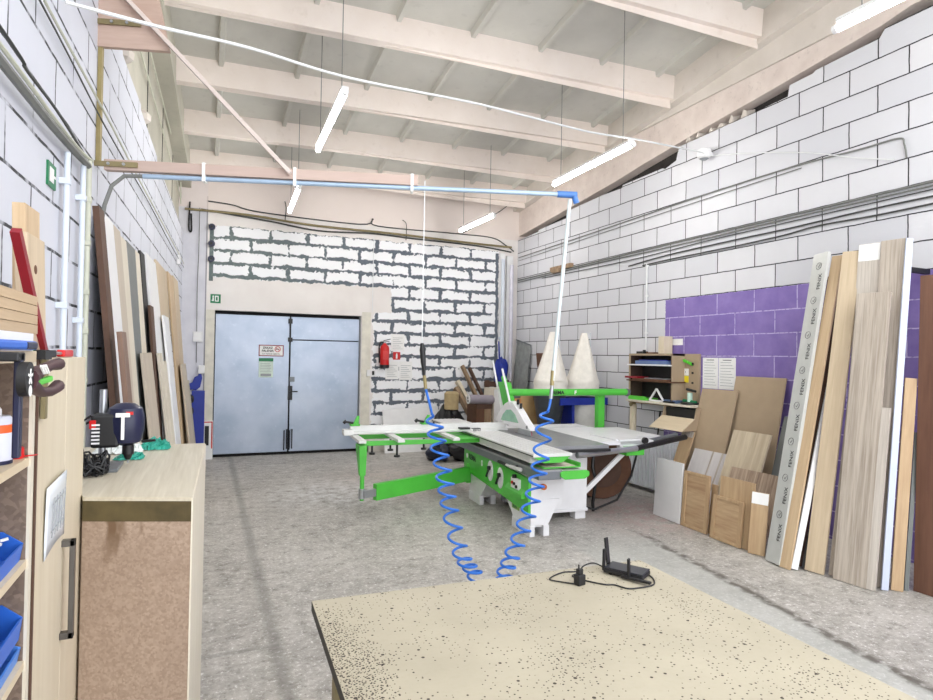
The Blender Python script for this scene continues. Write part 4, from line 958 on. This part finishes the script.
t = thing('plastic_film', 'crumpled teal plastic film on the far end of the chest', 'film', (-.20,3.05,zt))
crumple(.06,.05,.055,5).build('film', M['teal'], t)
t = thing('plastic_film', 'crumpled white plastic film behind the bench drill', 'film', (-.33,2.98,zt))
crumple(.09,.06,.06,9).build('film', M['film'], t)
t = thing('plastic_film', 'small teal film scrap lying under the bench drill head', 'film', (-.27,2.80,zt))
crumple(.05,.05,.03,12).build('film', M['teal'], t)

# things on the shelves
def bin_(label, x, y0, y1, z, hf, hb, m):
    t = thing('storage_bin', label, 'bin', (x,y0,z), 0, 'blue storage bins'); w = y1-y0; d = .16; th = .004
    MB().box(-d,0,0,w,0,th).build('base', m, t)
    MB().prism([(-d,0,0),(0,0,0),(.006,0,hf),(-.03,0,hb),(-d,0,hb)], (0,th,0)).build('side', m, t); MB().prism([(-d,w-th,0),(0,w-th,0),(.006,w-th,hf),(-.03,w-th,hb),(-d,w-th,hb)], (0,th,0)).build('side', m, t)
    MB().prism([(-.004,0,0),(0,0,0),(.006,0,hf),(.002,0,hf)], (0,w,0)).build('front', m, t); MB().box(-d,-d+th,0,w,0,hb).build('back', m, t)
    return t, d, w
bl2 = plain('pale_blue_plastic', S(80,140,225), .4, 0, .05)
t, d, w = bin_('blue storage bin holding small white parts on the third shelf', -.345, 1.36, 1.535, 1.213, .035, .062, M['blue'])
r = random.Random(4)
t2 = MB()
for k in range(60):
    x, y = -.02 - .12*r.random(), .015 + .14*r.random(); z = .03 + .02*r.random()
    t2.bar((x,y,z),(x+.03*(r.random()-.5),y+.03*(r.random()-.5),z+.008*r.random()),.005,.005)
o = t2.build('small_parts', M['paper'], t); o['kind'] = 'stuff'
bin_('second blue storage bin at the photo edge on the third shelf', -.345, 1.16, 1.345, 1.213, .035, .062, M['blue'])
bin_('lower pale blue bin of the stack on the fourth shelf', -.345, 1.36, 1.535, 1.003, .03, .045, bl2)
bin_('upper dark blue bin of the stack on the fourth shelf', -.343, 1.36, 1.535, 1.0495, .045, .075, M['blue'])
bin_('pale blue bin at the photo edge on the fourth shelf', -.345, 1.17, 1.345, 1.003, .03, .045, bl2)
t = thing('spray_can', 'white spray can with an orange band on the second shelf', 'can', (-.378,1.462,1.426))
MB().lathe([(.030,0),(.033,.004),(.033,.085),(.028,.094)]).build('can', plain('white_can', S(214,218,234), .35, 0, .03), t, True)
MB().lathe([(.0335,.062),(.0335,.078)]).build('orange_band', M['orange'], t, True)
MB().lathe([(.0335,.001),(.0335,.008)]).build('dark_band', M['navy'], t, True)
MB().lathe([(.014,.094),(.014,.106),(.010,.112)]).build('cap', M['white'], t, True)
t = thing('red_cap', 'small red plastic cap beside the spray can', 'clip', (-.352,1.525,1.426)); MB().lathe([(.012,0),(.013,.003),(.012,.022),(.008,.025)]).build('cap', M['red'], t, True); MB().tube([(.012,0,.004),(.025,.01,.004),(.03,.025,.003)], .0015, 6).build('strap', M['red'], t)  # a loose red cap with its strap

# stack of timber battens on the shelf unit
lab = ['lowest wooden batten of the stack lying on the shelf unit', 'second wooden batten from the bottom of the stack', 'third wooden batten from the bottom of the stack', 'topmost wooden batten of the stack on the shelf unit']
for k in range(4):
    z = 1.684 + k*.0200
    t = thing('timber_batten', lab[k], 'batten', (FX,1.564-.002*k,z), 0, 'stacked wooden battens')
    MB().box(-.09,.0,-.80,0,0,.0190).build('batten', wood('batten_%d' % k, S(206+3*k,176+2*k,132), S(180,148,104), 20, .6, 'Y'), t, bevel=.001)
t = thing('white_block', 'white packing board under the wooden battens', 'board', (FX,1.53,1.648)); MB().box(-.09,0,-.7,0,0,.036).build('block', M['white'], t)
# tools on top of the shelf and the big clamp
t = thing('bar_clamp', 'blue bar clamp lying along the front of the shelf top', 'clamp', (FX-.0,1.26,1.648))
MB().box(-.012,.012,-.25,.255,.002,.020).build('body', M['blue'], t, bevel=.005); MB().box(-.006,.014,.17,.245,.004,.018).build('grip_inlay', M['navy'], t, bevel=.003)
t = thing('bar_clamp', 'dark maroon clamp with green trigger lying behind the blue clamp', 'clamp', (FX-.03,1.45,1.648))
MB().tube([(0,0,.012),(0,.06,.022),(0,.12,.024),(0,.18,.014)], [.006,.011,.011,.006], 10).build('handle', M['maroon'], t, True)
MB().box(-.01,.012,.125,.185,.0,.016).build('trigger', M['greenplastic'], t, bevel=.004); MB().cyl((0,.02,.015),(0,.02,.035),.005).build('peg', M['black'], t)
t = thing('screw_clamp', 'small grey clamp with a red grip on the tall cabinet top', 'clamp', (FX-.01,1.72,1.633))
MB().cyl((0,-.02,.010),(0,.14,.010),.004).build('rod', M['steel'], t, True); MB().box(-.01,.01,.13,.24,.001,.019).build('grip', M['red'], t, bevel=.004); MB().box(-.02,.02,-.09,-.02,.001,.018).build('jaw', M['black'], t, bevel=.003)
cxp = -.288
t = thing('bar_clamp', 'dark quick clamp with green trigger hanging on the shelf front', 'clamp', (cxp,1.275,1.60))
MB().box(-.011,.0,-.016,.002,-.135,.045).build('bar', M['navy'], t, bevel=.002)
MB().cyl((.0,-.018,0),(.014,-.018,0),.030,20).build('head', M['black'], t, True)
e = MB().cyl((.0142,-.018,-.020),(.0148,-.018,-.020),.010,14)
for a in range(5):
    q = a*math.pi*2/5
    e.bar((.0145,-.018,.004),(.0145,-.018+.014*math.sin(q),.004+.014*math.cos(q)),.004,.001,(1,0,0))
e.build('emblem', M['paper'], t)
MB().tube([(.006,.005,.002),(.006,.09,.012),(.006,.17,.020),(.006,.24,.022)], [.016,.011,.010,.013], 10).build('handle', M['maroon'], t, True)
MB().tube([(.006,.005,-.008),(.006,.09,-.028),(.006,.17,-.032),(.006,.24,-.024)], [.014,.010,.010,.013], 10).build('handle', M['maroon'], t, True)
MB().bar((.006,.06,-.010),(.006,.17,-.006),.010,.012).build('trigger', M['greenplastic'], t, bevel=.003)
for k in range(3): MB().bar((.021,.02+.018*k,.022),(.021,.045+.018*k,.008),.004,.003,(1,0,0)).build('stripe', M['paper'], t)
MB().box(-.05,.0,-.03,.012,.030,.046).build('jaw', M['black'], t, bevel=.003)
t = thing('metal_bar', 'grey-brown steel bar hanging at the cabinet corner behind the clamp', 'bar', (FX+.006,1.59,1.50)); MB().box(-.003,.006,0,.022,0,.145).build('bar', M['olive'], t); MB().box(-.02,.008,-.02,.04,.13,.149).build('hook', M['black'], t)

# boards and red bar standing on the cabinet against the left wall
GQ = 'timber standing on the cabinet top'
t0 = 1.634
o, W, L = board('timber_board', 'taller pale timber board standing behind the battens', (XL(2)+.215,1.955,t0), (XL(2)+.22,2.085,t0), (XL(2)+.205,1.955,2.04), .03, M['oak'], 'board', GQ)
o, W, L = board('timber_board', 'shorter pale timber board with a dark knot beside the red bar', (XL(1.9)+.25,1.845,t0), (XL(1.9)+.255,2.0,t0), (XL(1.9)+.24,1.845,1.945), .028, M['oakpale'], 'board', GQ)
MB().cyl((W*.42,-.001,L*.72),(W*.42,.002,L*.72),.012,14).build('knot', M['darkbrown'], o)
t = thing('red_bar', 'dark red square bar leaning beside the pale timber boards', 'bar', (-.40,1.97,1.634))
MB().bar((0,0,.0),(-.012,-.245,.295),.020,.020).build('bar', M['darkred'], t)

# ------------------------------------------------------------------ panel saw
sw = thing('panel_saw', 'large green and white sliding table saw in the middle of the hall', 'saw', (2.80,4.975,0), -.055)
gm, wm = M['green'], M['white_metal']
def P(n, mb, m, par=None, smooth=False, bevel=.003): return mb.build(n, m, par or sw, smooth, bevel)
# base: two flared feet, white frame and the green stripe panel
def leg(y0, y1, ty0, ty1):
    mb = MB().hexa([(0,y0,.10),(.18,y0,.10),(.18,y1,.10),(0,y1,.10)], [(-.005,ty0,.34),(.30,ty0,.34),(.30,ty1,.34),(-.005,ty1,.34)])
    q = P('leg', mb, wm); f = MB().box(-.01,.04,y0-.005,y1+.005,0,.10).box(.13,.19,y0-.005,y1+.005,0,.10).box(.0,.18,y0+.03,y1+.005,.075,.105).box(-.008,.0,y0,y1,0,.1)
    P('foot', f, wm, q)
leg(0, .40, .0, .66); leg(1.28, 1.62, 1.02, 1.76)
P('base_frame', MB().hexa([(.02,.02,.26),(.34,.02,.26),(.34,1.74,.26),(.02,1.74,.26)], [(.0,.0,.56),(.34,.0,.56),(.34,1.76,.60),(.0,1.76,.60)]), wm)
pn = P('side_panel', MB().hexa([(-.03,.0,.215),(.0,.0,.215),(.0,1.755,.325),(-.03,1.755,.325)], [(-.03,.0,.535),(.0,.0,.535),(.0,1.755,.605),(-.03,1.755,.605)]), gm)
P('front_wedge', MB().prism([(-.075,.06,.34),(-.03,.06,.34),(-.03,.06,.42),(-.075,.06,.38)], (0,.40,0)), gm, pn)
sl = math.atan2(.07, 1.755)
def on_panel(y, z): return (-.0315, y, z)
ayp = V((0,-1,-.04)); azp = V((0,0,1))
lettering('REMA', .085, M['ink'], pn, on_panel(1.58,.475), ayp, azp, bold=.002)
lettering('S', .085, M['paper'], pn, on_panel(1.19,.46), ayp, azp, bold=.004)
for y in (1.645,):
    MB().cyl((-.030,y,.50),(-.033,y,.50),.028,14).build('emblem', M['paper'], pn, True)
for y, z in ((.92,.45),(.65,.425)):
    c = MB()
    c.prism([(-.031,y+.075*math.cos(a*math.pi/10),z+.108*math.sin(a*math.pi/10)) for a in range(20)], (-.006,0,0))
    dial = P('dial_plate', c, wm, pn, False, 0)
    MB().cyl((-.037,y,z+.03),(-.065,y,z+.03),.022,14).build('hand_crank', M['black'], dial, True)
    MB().bar((-.05,y,z+.03),(-.06,y+.05,z-.07),.016,.016).build('crank_arm', M['black'], dial)
sb = P('switch_box', MB().box(-.06,-.03,.16,.33,.40,.50), wm, pn)
for y, z, m in ((.285,.455,'red'),(.24,.45,'black'),(.19,.43,'black')): MB().cyl((-.06,y,z),(-.075,y,z),.015,10).build('button', M[m], sb, True)
MB().cyl((-.05,.27,.50),(-.05,.27,.53),.022,12).build('knob', M['black'], sb, True)
MB().box(-.012,-.006,.24,.40,.185,.235).build('name_plate', plain('name_plate', S(140,175,95), .5), sw)
lettering('REMA', .036, M['signgreen'], sw, (-.0128,.375,.196), (0,-1,0), (0,0,1))
MB().cyl((-.004,.56,.27),(-.012,.56,.27),.014,10).build('grommet', M['black'], sw, True)
# right-hand cabinet
cb = P('cabinet', MB().box(.30,.85,.43,1.45,.09,.70), wm); P('plinth', MB().box(.29,.86,.42,1.46,.085,.115), wm, cb)
for x in (.31,.73):
    for y in (.45,1.30): P('foot', MB().box(x,x+.12,y,y+.12,0,.085), wm, cb)
P('front_cover', MB().prism([(.0,.0,.09),(.05,.0,.10),(.30,.02,.34),(.30,.02,.56),(.0,.0,.56)][2:] + [(.0,0,.24),(.12,0,.14)], (0,.05,0)), wm)
MB().cyl((.12,.0,.46),(.12,-.03,.46),.028,14).build('stop_button', plain('orange_button', S(205,110,50), .4), sw, True)
# slide rail and its octagonal end cap
rl = P('slide_rail', MB().box(-.055,.17,-.26,3.0,.575,.66), M['greymetal'])
MB().box(-.06,.175,-.262,3.0,.645,.662).build('rail_top', M['castiron'], rl)
oct_ = [(.20,-.16),(.40,-.16),(.45,-.16),(.45,-.16)]
lr = P('lower_rail', MB().prism([(.20,.55,.575),(.40,.55,.575),(.44,.55,.60),(.44,.55,.632),(.42,.55,.645),(.18,.55,.645),(.16,.55,.632),(.16,.55,.60)], (0,-.80,0)), M['alu'])
P('end_cap', MB().prism([(.20,-.25,.572),(.40,-.25,.572),(.445,-.25,.60),(.445,-.25,.634),(.42,-.25,.648),(.18,-.25,.648),(.155,-.25,.634),(.155,-.25,.60)], (0,-.03,0)), gm, lr)
br = P('tray_bracket', MB().box(.02,.40,-.20,.10,.662,.670).box(.39,.402,-.20,.10,.662,.705).box(.02,.40,.09,.10,.66,.70).prism([(-.09,-.215,.772),(.29,-.215,.772),(.20,-.215,.715),(.02,-.215,.715)], (0,.03,0)), gm)
P('tray_liner', MB().box(.05,.36,-.17,.08,.670,.674), M['cream'], br); P('grip', MB().bar((.03,-.06,.70),(.22,-.04,.705),.03,.02), M['black'], br)
P('crank_rod', MB().cyl((-.07,.55,.60),(-.07,.32,.60),.012).cyl((-.07,.32,.60),(-.07,.08,.61),.018), M['alu'], None, True); P('crank_grip', MB().cyl((-.07,.62,.60),(-.07,.42,.60),.014).cyl((-.075,.18,.615),(-.055,.18,.615),.02), M['black'], None, True)
# sliding carriage
cg = P('carriage', MB().box(-.095,.30,-.225,2.9,.772,.80).box(-.06,.26,-.10,2.88,.70,.772), M['alu'])
for k in range(7): MB().box(-.085+k*.056,-.070+k*.056,-.22,2.895,.80,.8035).build('groove_rib', wm, cg)
MB().box(-.098,-.094,-.22,2.89,.778,.786).build('slot', M['black'], cg)
MB().box(-.02,.08,1.50,1.56,.80,.83).build('clamp_shoe', M['black'], cg)
# cast table, extensions, blade and guard
tb = P('cast_table', MB().box(.315,.94,.17,1.70,.755,.80), M['castiron']); MB().box(.32,.93,.12,.18,.74,.765).build('front_edge', M['black'], tb)
MB().box(.42,.428,.5,1.3,.7995,.8015).build('blade_slot', M['black'], tb)
P('extension_table', MB().box(.945,1.62,.36,1.64,.76,.80), wm); P('extension_table', MB().box(.315,1.62,1.705,2.0,.76,.80), wm); P('extension_table', MB().box(1.625,1.97,.70,1.55,.755,.798), wm)
bl = MB().prism([(.421,1.05+.17*math.cos(a*math.pi/16),.80+.16*math.sin(a*math.pi/16)-.02) for a in range(32)], (.005,0,0))
P('saw_blade', bl, M['steel'], None, False, 0)
MB().cyl((.44,1.0,.81),(.47,1.0,.815),.055,18).build('push_knob', plain('dull_red_plastic', S(170,80,100), .45), sw, True)
gd = [(1.80,.87),(1.79,.93),(1.70,1.03),(1.56,1.11),(1.44,1.15),(1.32,1.13),(1.17,1.05),(1.02,.95),(.86,.875),(.86,.865)]
g = P('blade_guard', MB().prism([(.40,y,z) for y, z in gd], (.09,0,0)), wm, None, False, .008)
gw = [(1.66,.91),(1.60,.98),(1.50,1.04),(1.38,1.055),(1.26,1.01),(1.16,.92)]
MB().prism([(.396,y,z) for y, z in gw], (.098,0,0)).build('guard_window', M['glassgreen'], g)
MB().bar((.405,1.62,.90),(.405,1.24,1.0),.003,.012,(1,0,0)).build('pointer', gm, g)
for y, z in ((1.28,1.18),(1.20,1.14)): MB().cyl((.445,y,z-.06),(.445,y,z),.016,10).build('knob', M['black'], g, True)
MB().cyl((.396,.93,.90),(.388,.93,.90),.018,12).build('bolt', M['greymetal'], g, True)
dn = [(1.76,1.04),(1.44,1.16),(1.66,1.62),(1.93,1.62)]
dcts = P('guard_strut', MB().hexa([(.41,1.42,1.10),(.48,1.42,1.10),(.48,1.62,1.06),(.41,1.62,1.06)], [(.41,1.56,1.36),(.48,1.56,1.36),(.48,1.80,1.36),(.41,1.80,1.36)]), gm)
P('strut_edge', MB().bar((.405,1.40,1.10),(.405,1.66,1.52),.02,.022,(1,0,0)).bar((.405,1.66,1.05),(.405,1.96,1.60),.02,.022,(1,0,0)), wm, dcts)
# overhead arm and post
oh = P('overhead_arm', MB().cyl((.42,1.50,1.245),(2.05,1.50,1.245),.042,16), gm, None, True, 0)
lettering('REMA', .062, M['ink'], oh, (.98,1.455,1.224), (1,0,0), (0,0,1), bold=.002)
lettering('F', .062, M['paper'], oh, (1.28,1.455,1.224), (1,0,0), (0,0,1), bold=.003)
P('arm_cap', MB().cyl((2.05,1.50,1.245),(2.09,1.50,1.235),.048,14), M['greymetal'], oh, True)
P('post', MB().box(1.715,1.805,1.60,1.69,.0,1.25), gm); P('post_foot', MB().box(1.62,1.90,1.52,1.78,0,.02), gm)
P('dust_pipe', MB().tube([(.45,1.52,1.25),(.43,1.60,1.32),(.44,1.70,1.42)], .03, 12), gm, None, True, 0)
# fence rail, rip fence and supports
fr = P('fence_rail', MB().cyl((.55,.12,.715),(1.36,.30,.728),.030,16), M['steel'], None, True, 0); P('rail_extension', MB().cyl((1.36,.30,.728),(2.12,.46,.806),.030,16), M['black'], fr, True, 0)
P('rail_extension', MB().cyl((1.36,.42,.745),(2.05,.52,.828),.022,12), M['greymetal'], fr, True, 0)
fc = P('fence_carrier', MB().box(1.24,1.46,.30,.44,.655,.745), gm); P('rip_fence', MB().box(1.17,1.55,.40,.92,.80,.815).box(1.20,1.52,.36,.42,.72,.815), wm, fc)
MB().cyl((1.50,.36,.80),(1.50,.33,.80),.034,14).build('clamp_knob', M['black'], fc, True); MB().cyl((1.47,.37,.74),(1.47,.34,.74),.02,12).build('lock_knob', M['navy'], fc, True)
P('support_strut', MB().bar((.84,.50,.24),(1.36,.46,.70),.05,.03,(0,1,0)), wm)
P('feed_cable', MB().tube([(1.05,.62,.70),(1.02,.60,.5),(1.05,.58,.35),(1.03,.60,.12),(1.06,.64,.02)], .018, 8), M['black'], None, True, 0)
P('feed_cable', MB().tube([(1.48,.44,.69),(1.44,.50,.40),(1.30,.55,.14),(1.05,.60,.04),(.86,.62,.10)], .012, 8), M['black'], None, True, 0)
P('motor_cover', MB().box(.86,1.02,.75,1.40,.12,.72), M['blackboard'])
# outrigger: green frame, slats, swing arm, cross-cut fence
zf = .745
fm = P('outrigger_frame', MB().box(-1.36,-.06,1.18,1.22,zf-.028,zf+.020).box(-1.30,-.06,1.70,1.74,zf-.028,zf+.02).box(-1.36,-1.32,1.18,1.74,zf-.028,zf+.02).box(-.30,-.06,1.18,1.74,zf-.02,zf+.012), gm)
for x in (-1.42,-1.02,-.42): P('support_slat', MB().box(x,x+.075,1.02,1.85,zf+.02,zf+.05), M['alu'], fm)
for x, y in ((-1.2,1.45),(-.98,1.22),(-.95,1.66),(-.56,1.66)): MB().cyl((x,y,zf-.03),(x,y,zf-.14),.012,10).cyl((x,y,zf-.14),(x,y,zf-.16),.032,12).build('leveling_knob', M['black'], fm, True)
fn = P('cross_cut_fence', MB().box(-1.42,.42,1.56,1.62,.80,.885).box(-1.42,.42,1.50,1.56,.80,.825), M['alu'])
P('fence_end', MB().box(-1.50,-1.40,1.48,1.62,.79,.85), M['alu'], fn)
for x in (-1.42,-.62):
    sp = P('flip_stop', MB().box(x,x+.10,1.53,1.64,.885,.905).prism([(x+.03,1.57,.90),(x+.09,1.57,.90),(x+.10,1.57,.99),(x+.075,1.57,.99)], (0,.03,0)), gm, fn)
    MB().cyl((x-.05,1.56,.93),(x+.03,1.57,.915),.012,8).cyl((x-.07,1.56,.94),(x-.05,1.56,.92),.022,10).build('stop_knob', M['black'], sp, True)
MB().box(-.18,-.06,1.48,1.56,.825,.845).build('fence_lock', M['black'], fn)
an = P('swing_arm', MB().bar((-.02,1.60,.295),(-1.25,1.02,.272),.06,.165), gm)
P('arm_hinge', MB().cyl((-.03,1.60,.19),(-.03,1.60,.42),.03,12), gm, None, True, 0)
P('arm_slide', MB().bar((-1.22,1.03,.272),(-1.375,.96,.268),.04,.075), M['steel'], an)
ol = P('support_leg', MB().cyl((-1.385,1.0,.20),(-1.385,1.0,.50),.022,12).hexa([(-1.415,.98,.45),(-1.355,.98,.45),(-1.355,1.04,.45),(-1.415,1.04,.45)],[(-1.425,.97,zf),(-1.345,.97,zf),(-1.33,1.2,zf),(-1.425,1.2,zf)]), gm); MB().cyl((-1.385,1.0,.22),(-1.385,1.0,.32),.034,12).build('clamp_sleeve', M['steel'], ol, True)

# ------------------------------------------------------------------ dust collector and clutter in the far right corner
t = thing('dust_collector', 'dust collector with two white filter bags against the right wall', 'dust collector', (4.58,7.62,0))
def fbag(cx, cy, seed):
    r = random.Random(seed); ph = r.random()*6
    def fn(u, v):
        a = u*2*math.pi; z = 1.34 + .70*v
        rad = .05 + .195*(1-v)**.88
        fold = math.sin(4*a+ph) + .5*math.sin(9*a+2*ph)
        rad *= 1 + .16*fold*(.3+v)*(1-.4*v)
        return (cx + rad*math.cos(a)*(1-.3*v) + .02*v*math.sin(ph), cy + rad*math.sin(a), z)
    return MB().grid(fn, 36, 14)
for i, x in enumerate((.0,.54)):
    b = fbag(x, 0, 3+i*5).build('filter_bag', M['bagcloth'], t, True)
    MB().lathe([(.23,1.20),(.245,1.22),(.24,1.27),(.25,1.30),(.24,1.35),(.225,1.37)], (x,0,0), 28).build('bag_collar', M['bagcloth'], t, True)
    MB().lathe([(.235,1.13),(.24,1.14),(.24,1.20),(.235,1.21)], (x,0,0), 28).build('drum_ring', M['blackboard'] if i == 0 else M['white'], t, True)
    MB().cyl((x+.21,.12,1.20),(x+.21,.12,2.05),.010,8).build('hanger_rod', M['steel'], t)
MB().lathe([(.15,.0),(.16,.02),(.16,.35),(.17,.75),(.235,1.13)], (-.02,0,0), 24).build('drum', plain('dark_drum', S(74,78,84), .35, .5, .1), t, True)
MB().lathe([(.20,.02),(.26,.2),(.27,.6),(.24,.95),(.235,1.0)], (.54,0,0), 24).build('collection_bag', M['bagplastic'], t, True)
MB().box(.02,.82,-.24,-.20,1.0,1.10).box(.30,.78,-.23,.2,1.02,1.10).build('frame', M['royal'], t); MB().box(.24,.28,-.2,.2,.0,1.1).build('frame_leg', M['royal'], t)
t = thing('cardboard_sheet', 'tan cardboard sheet standing behind the saw guard', 'cardboard', (4.30,8.0,0)); MB().box(.0,.46,0,.02,0,1.12).build('sheet', M['card'], t); MB().box(-.11,.0,-.02,0,.62,1.06).build('flap', plain('orange_card', S(205,140,90), .8), t)
t = thing('white_cabinet_box', 'white box standing upright left of the blade guard', 'box', (4.44,9.2,0)); MB().box(0,.26,0,.4,0,1.14).build('box', M['cream'], t, bevel=.004); MB().box(.005,.255,-.006,0,.01,1.13).build('front_board', M['white'], t)
def plank(label, a, b, w, h, m, cat='plank'):
    a, b = V(a), V(b); t = thing('timber_plank', label, cat, a, 0, 'loose timber in the back corner'); MB().bar((0,0,0), b-a, w, h, (1,0,0)).build('plank', m, t)
plank('longest leaning timber in the back corner, highest of the pile', (4.86,9.75,.02), (4.30,10.26,1.50), .08, .05, M['raw'])
plank('timber leaning just right of the longest one in the back corner', (4.98,9.72,.02), (4.45,10.28,1.46), .07, .04, M['brown'])
plank('short timber leaning left of the longest one in the back corner', (4.72,9.70,.02), (4.20,10.24,1.22), .10, .06, M['palewood'])
plank('lowest short timber leaning over the grey pipe in the back corner', (4.60,9.66,.02), (4.15,10.2,1.10), .12, .06, M['raw'])
t = thing('pallet', 'dark brown wooden pallet leaning in the back right corner', 'pallet', (4.75,10.14,0))
for k in range(5): MB().box(-.05,.50,0,.022,.12+k*.25,.22+k*.25).build('slat', M['brown'], t)
for x in (.0,.40): MB().box(x,x+.06,.022,.10,0,1.24).build('stringer', M['brown'], t)
t = thing('plastic_pipe', 'grey-violet plastic pipe lying across the clutter behind the saw', 'pipe', (3.98,9.20,.97)); MB().cyl((0,0,0),(.46,.06,-.02),.075,24).build('pipe', M['purplebrown'], t, True); MB().cyl((-.012,0,0),(.0,0,0),.076,24).build('white_end', M['paper'], t, True); MB().cyl((-.014,0,.02),(-.011,0,.02),.022,10).cyl((-.014,-.01,-.03),(-.011,-.01,-.03),.022,10).build('end_mark', M['black'], t)
t = thing('cardboard_tube', 'brown cardboard roll end left of the grey-violet pipe', 'roll', (3.78,9.45,.95)); MB().lathe([(.10,-.17),(.12,-.16),(.12,.10),(.09,.13)], n=20).build('roll', plain('tan_roll', S(176,156,116), .8, 0, .1), t, True)
t = thing('wooden_crate', 'small brown wooden crate under the grey-violet pipe', 'crate', (4.15,9.25,.0)); MB().box(0,.14,0,.4,0,.86).build('side_board', M['darkbrown'], t); MB().box(.145,.275,0,.4,0,.80).build('block', M['raw'], t, bevel=.01); MB().box(.0,.28,-.01,.41,.865,.885).box(.0,.28,-.01,.0,.80,.865).build('top_board', M['brown'], t)
t = thing('black_bag', 'black rubbish bag on the heap below the cardboard roll', 'bag', (3.78,9.55,0)); blob((0,0,.42),.25,.20,.42,21).build('bag', M['black'], t, True)
t = thing('black_bag', 'left of two black bags on the floor under the saw outrigger', 'bag', (3.45,9.12,0)); blob((0,0,.13),.20,.18,.13,23).build('bag', plain('navy_bag', S(26,32,52), .3, 0, .1), t, True)
t = thing('black_bag', 'right of two black bags on the floor under the saw outrigger', 'bag', (3.86,9.0,0)); blob((0,0,.18),.24,.2,.18,27).build('bag', plain('black_bag_film', S(26,26,30), .25, 0, .1), t, True)
t = thing('leaning_board', 'white board leaning on the back wall behind the outrigger', 'board', (2.84,10.10,0)); MB().prism([(0,0,.0),(1.02,0,.0),(1.02,.2,.77),(0,.2,.72)], (0,.015,0)).build('panel', M['white'], t)
t = thing('water_pipe', 'tall pale blue pipe in the back right corner', 'pipe', (5.10,10.26,0)); MB().cyl((0,0,0),(0,0,3.5),.032,14).build('pipe', M['conduit'], t, True); MB().box(-.04,.04,0,.07,2.0,2.05).build('clip', M['conduit'], t)
t = thing('water_pipe', 'second pale pipe in the back right corner, nearest the right wall', 'pipe', (5.27,10.24,0)); MB().cyl((0,0,0),(0,0,3.4),.036,14).build('pipe', plain('lilac_white_pipe', S(214,212,224), .4), t, True)
t = thing('blue_cloth', 'dark blue bag hanging on the corner pipes above the guard strut', 'bag', (4.98,10.08,1.15)); blob((.02,0,.24),.13,.05,.24,31).build('bag', M['royal'], t, True); MB().tube([(-.02,0,.46),(-.01,.05,.8),(.02,.05,.46)], .012).build('strap', M['royal'], t, True)
t = thing('mesh_panel', 'grey see-through plastic panel leaning on the right wall by the back corner', 'panel', (5.33,9.75,.9)); MB().prism([(.0,.0,.0),(.0,.52,.0),(.1,.52,1.1),(.1,.0,1.0)], (.012,0,0)).build('panel', plain('smoky_panel', S(150,154,152), .3, 0, .15), t); MB().bar((.08,.0,1.0),(.08,.52,1.1),.02,.02).build('frame_bar', M['greymetal'], t); MB().box(.02,.06,.0,.03,-.9,.02).build('leg', M['greymetal'], t); MB().box(.02,.06,.49,.52,-.9,.02).build('leg', M['greymetal'], t)
t = thing('dark_cloth', 'dark brown cloth hanging on the right wall left of the filter bags', 'cloth', (5.40,9.30,1.38)); MB().prism([(.02,.0,.37),(.02,.24,.37),(.02,.20,.15),(.02,.12,.0),(.02,.04,.12)], (.035,0,0)).build('cloth', M['darkbrown'], t, bevel=.006)
t = thing('brown_drum', 'brown round drum lying under the saw extension by the radiator', 'drum', (4.36,5.95,.36)); MB().cyl((0,.1,0),(.10,.40,0),.36,36).build('shell', M['darkbrown'], t, True, .01); MB().cyl((-.012,.08,0),(.0,.1,0),.22,28).build('face_disc', M['brown'], t, True)

# ------------------------------------------------------------------ light and exposure
w = bpy.data.worlds.new('daylight'); SC.world = w; w.use_nodes = True
bg = w.node_tree.nodes['Background']; bg.inputs[0].default_value = (.95, .97, 1.0, 1); bg.inputs[1].default_value = 1.6
SC.view_settings.view_transform = 'Standard'; SC.view_settings.look = 'None'
SC.view_settings.gamma = 1; SC.view_settings.use_curve_mapping = False
SC.view_settings.exposure = 1.18
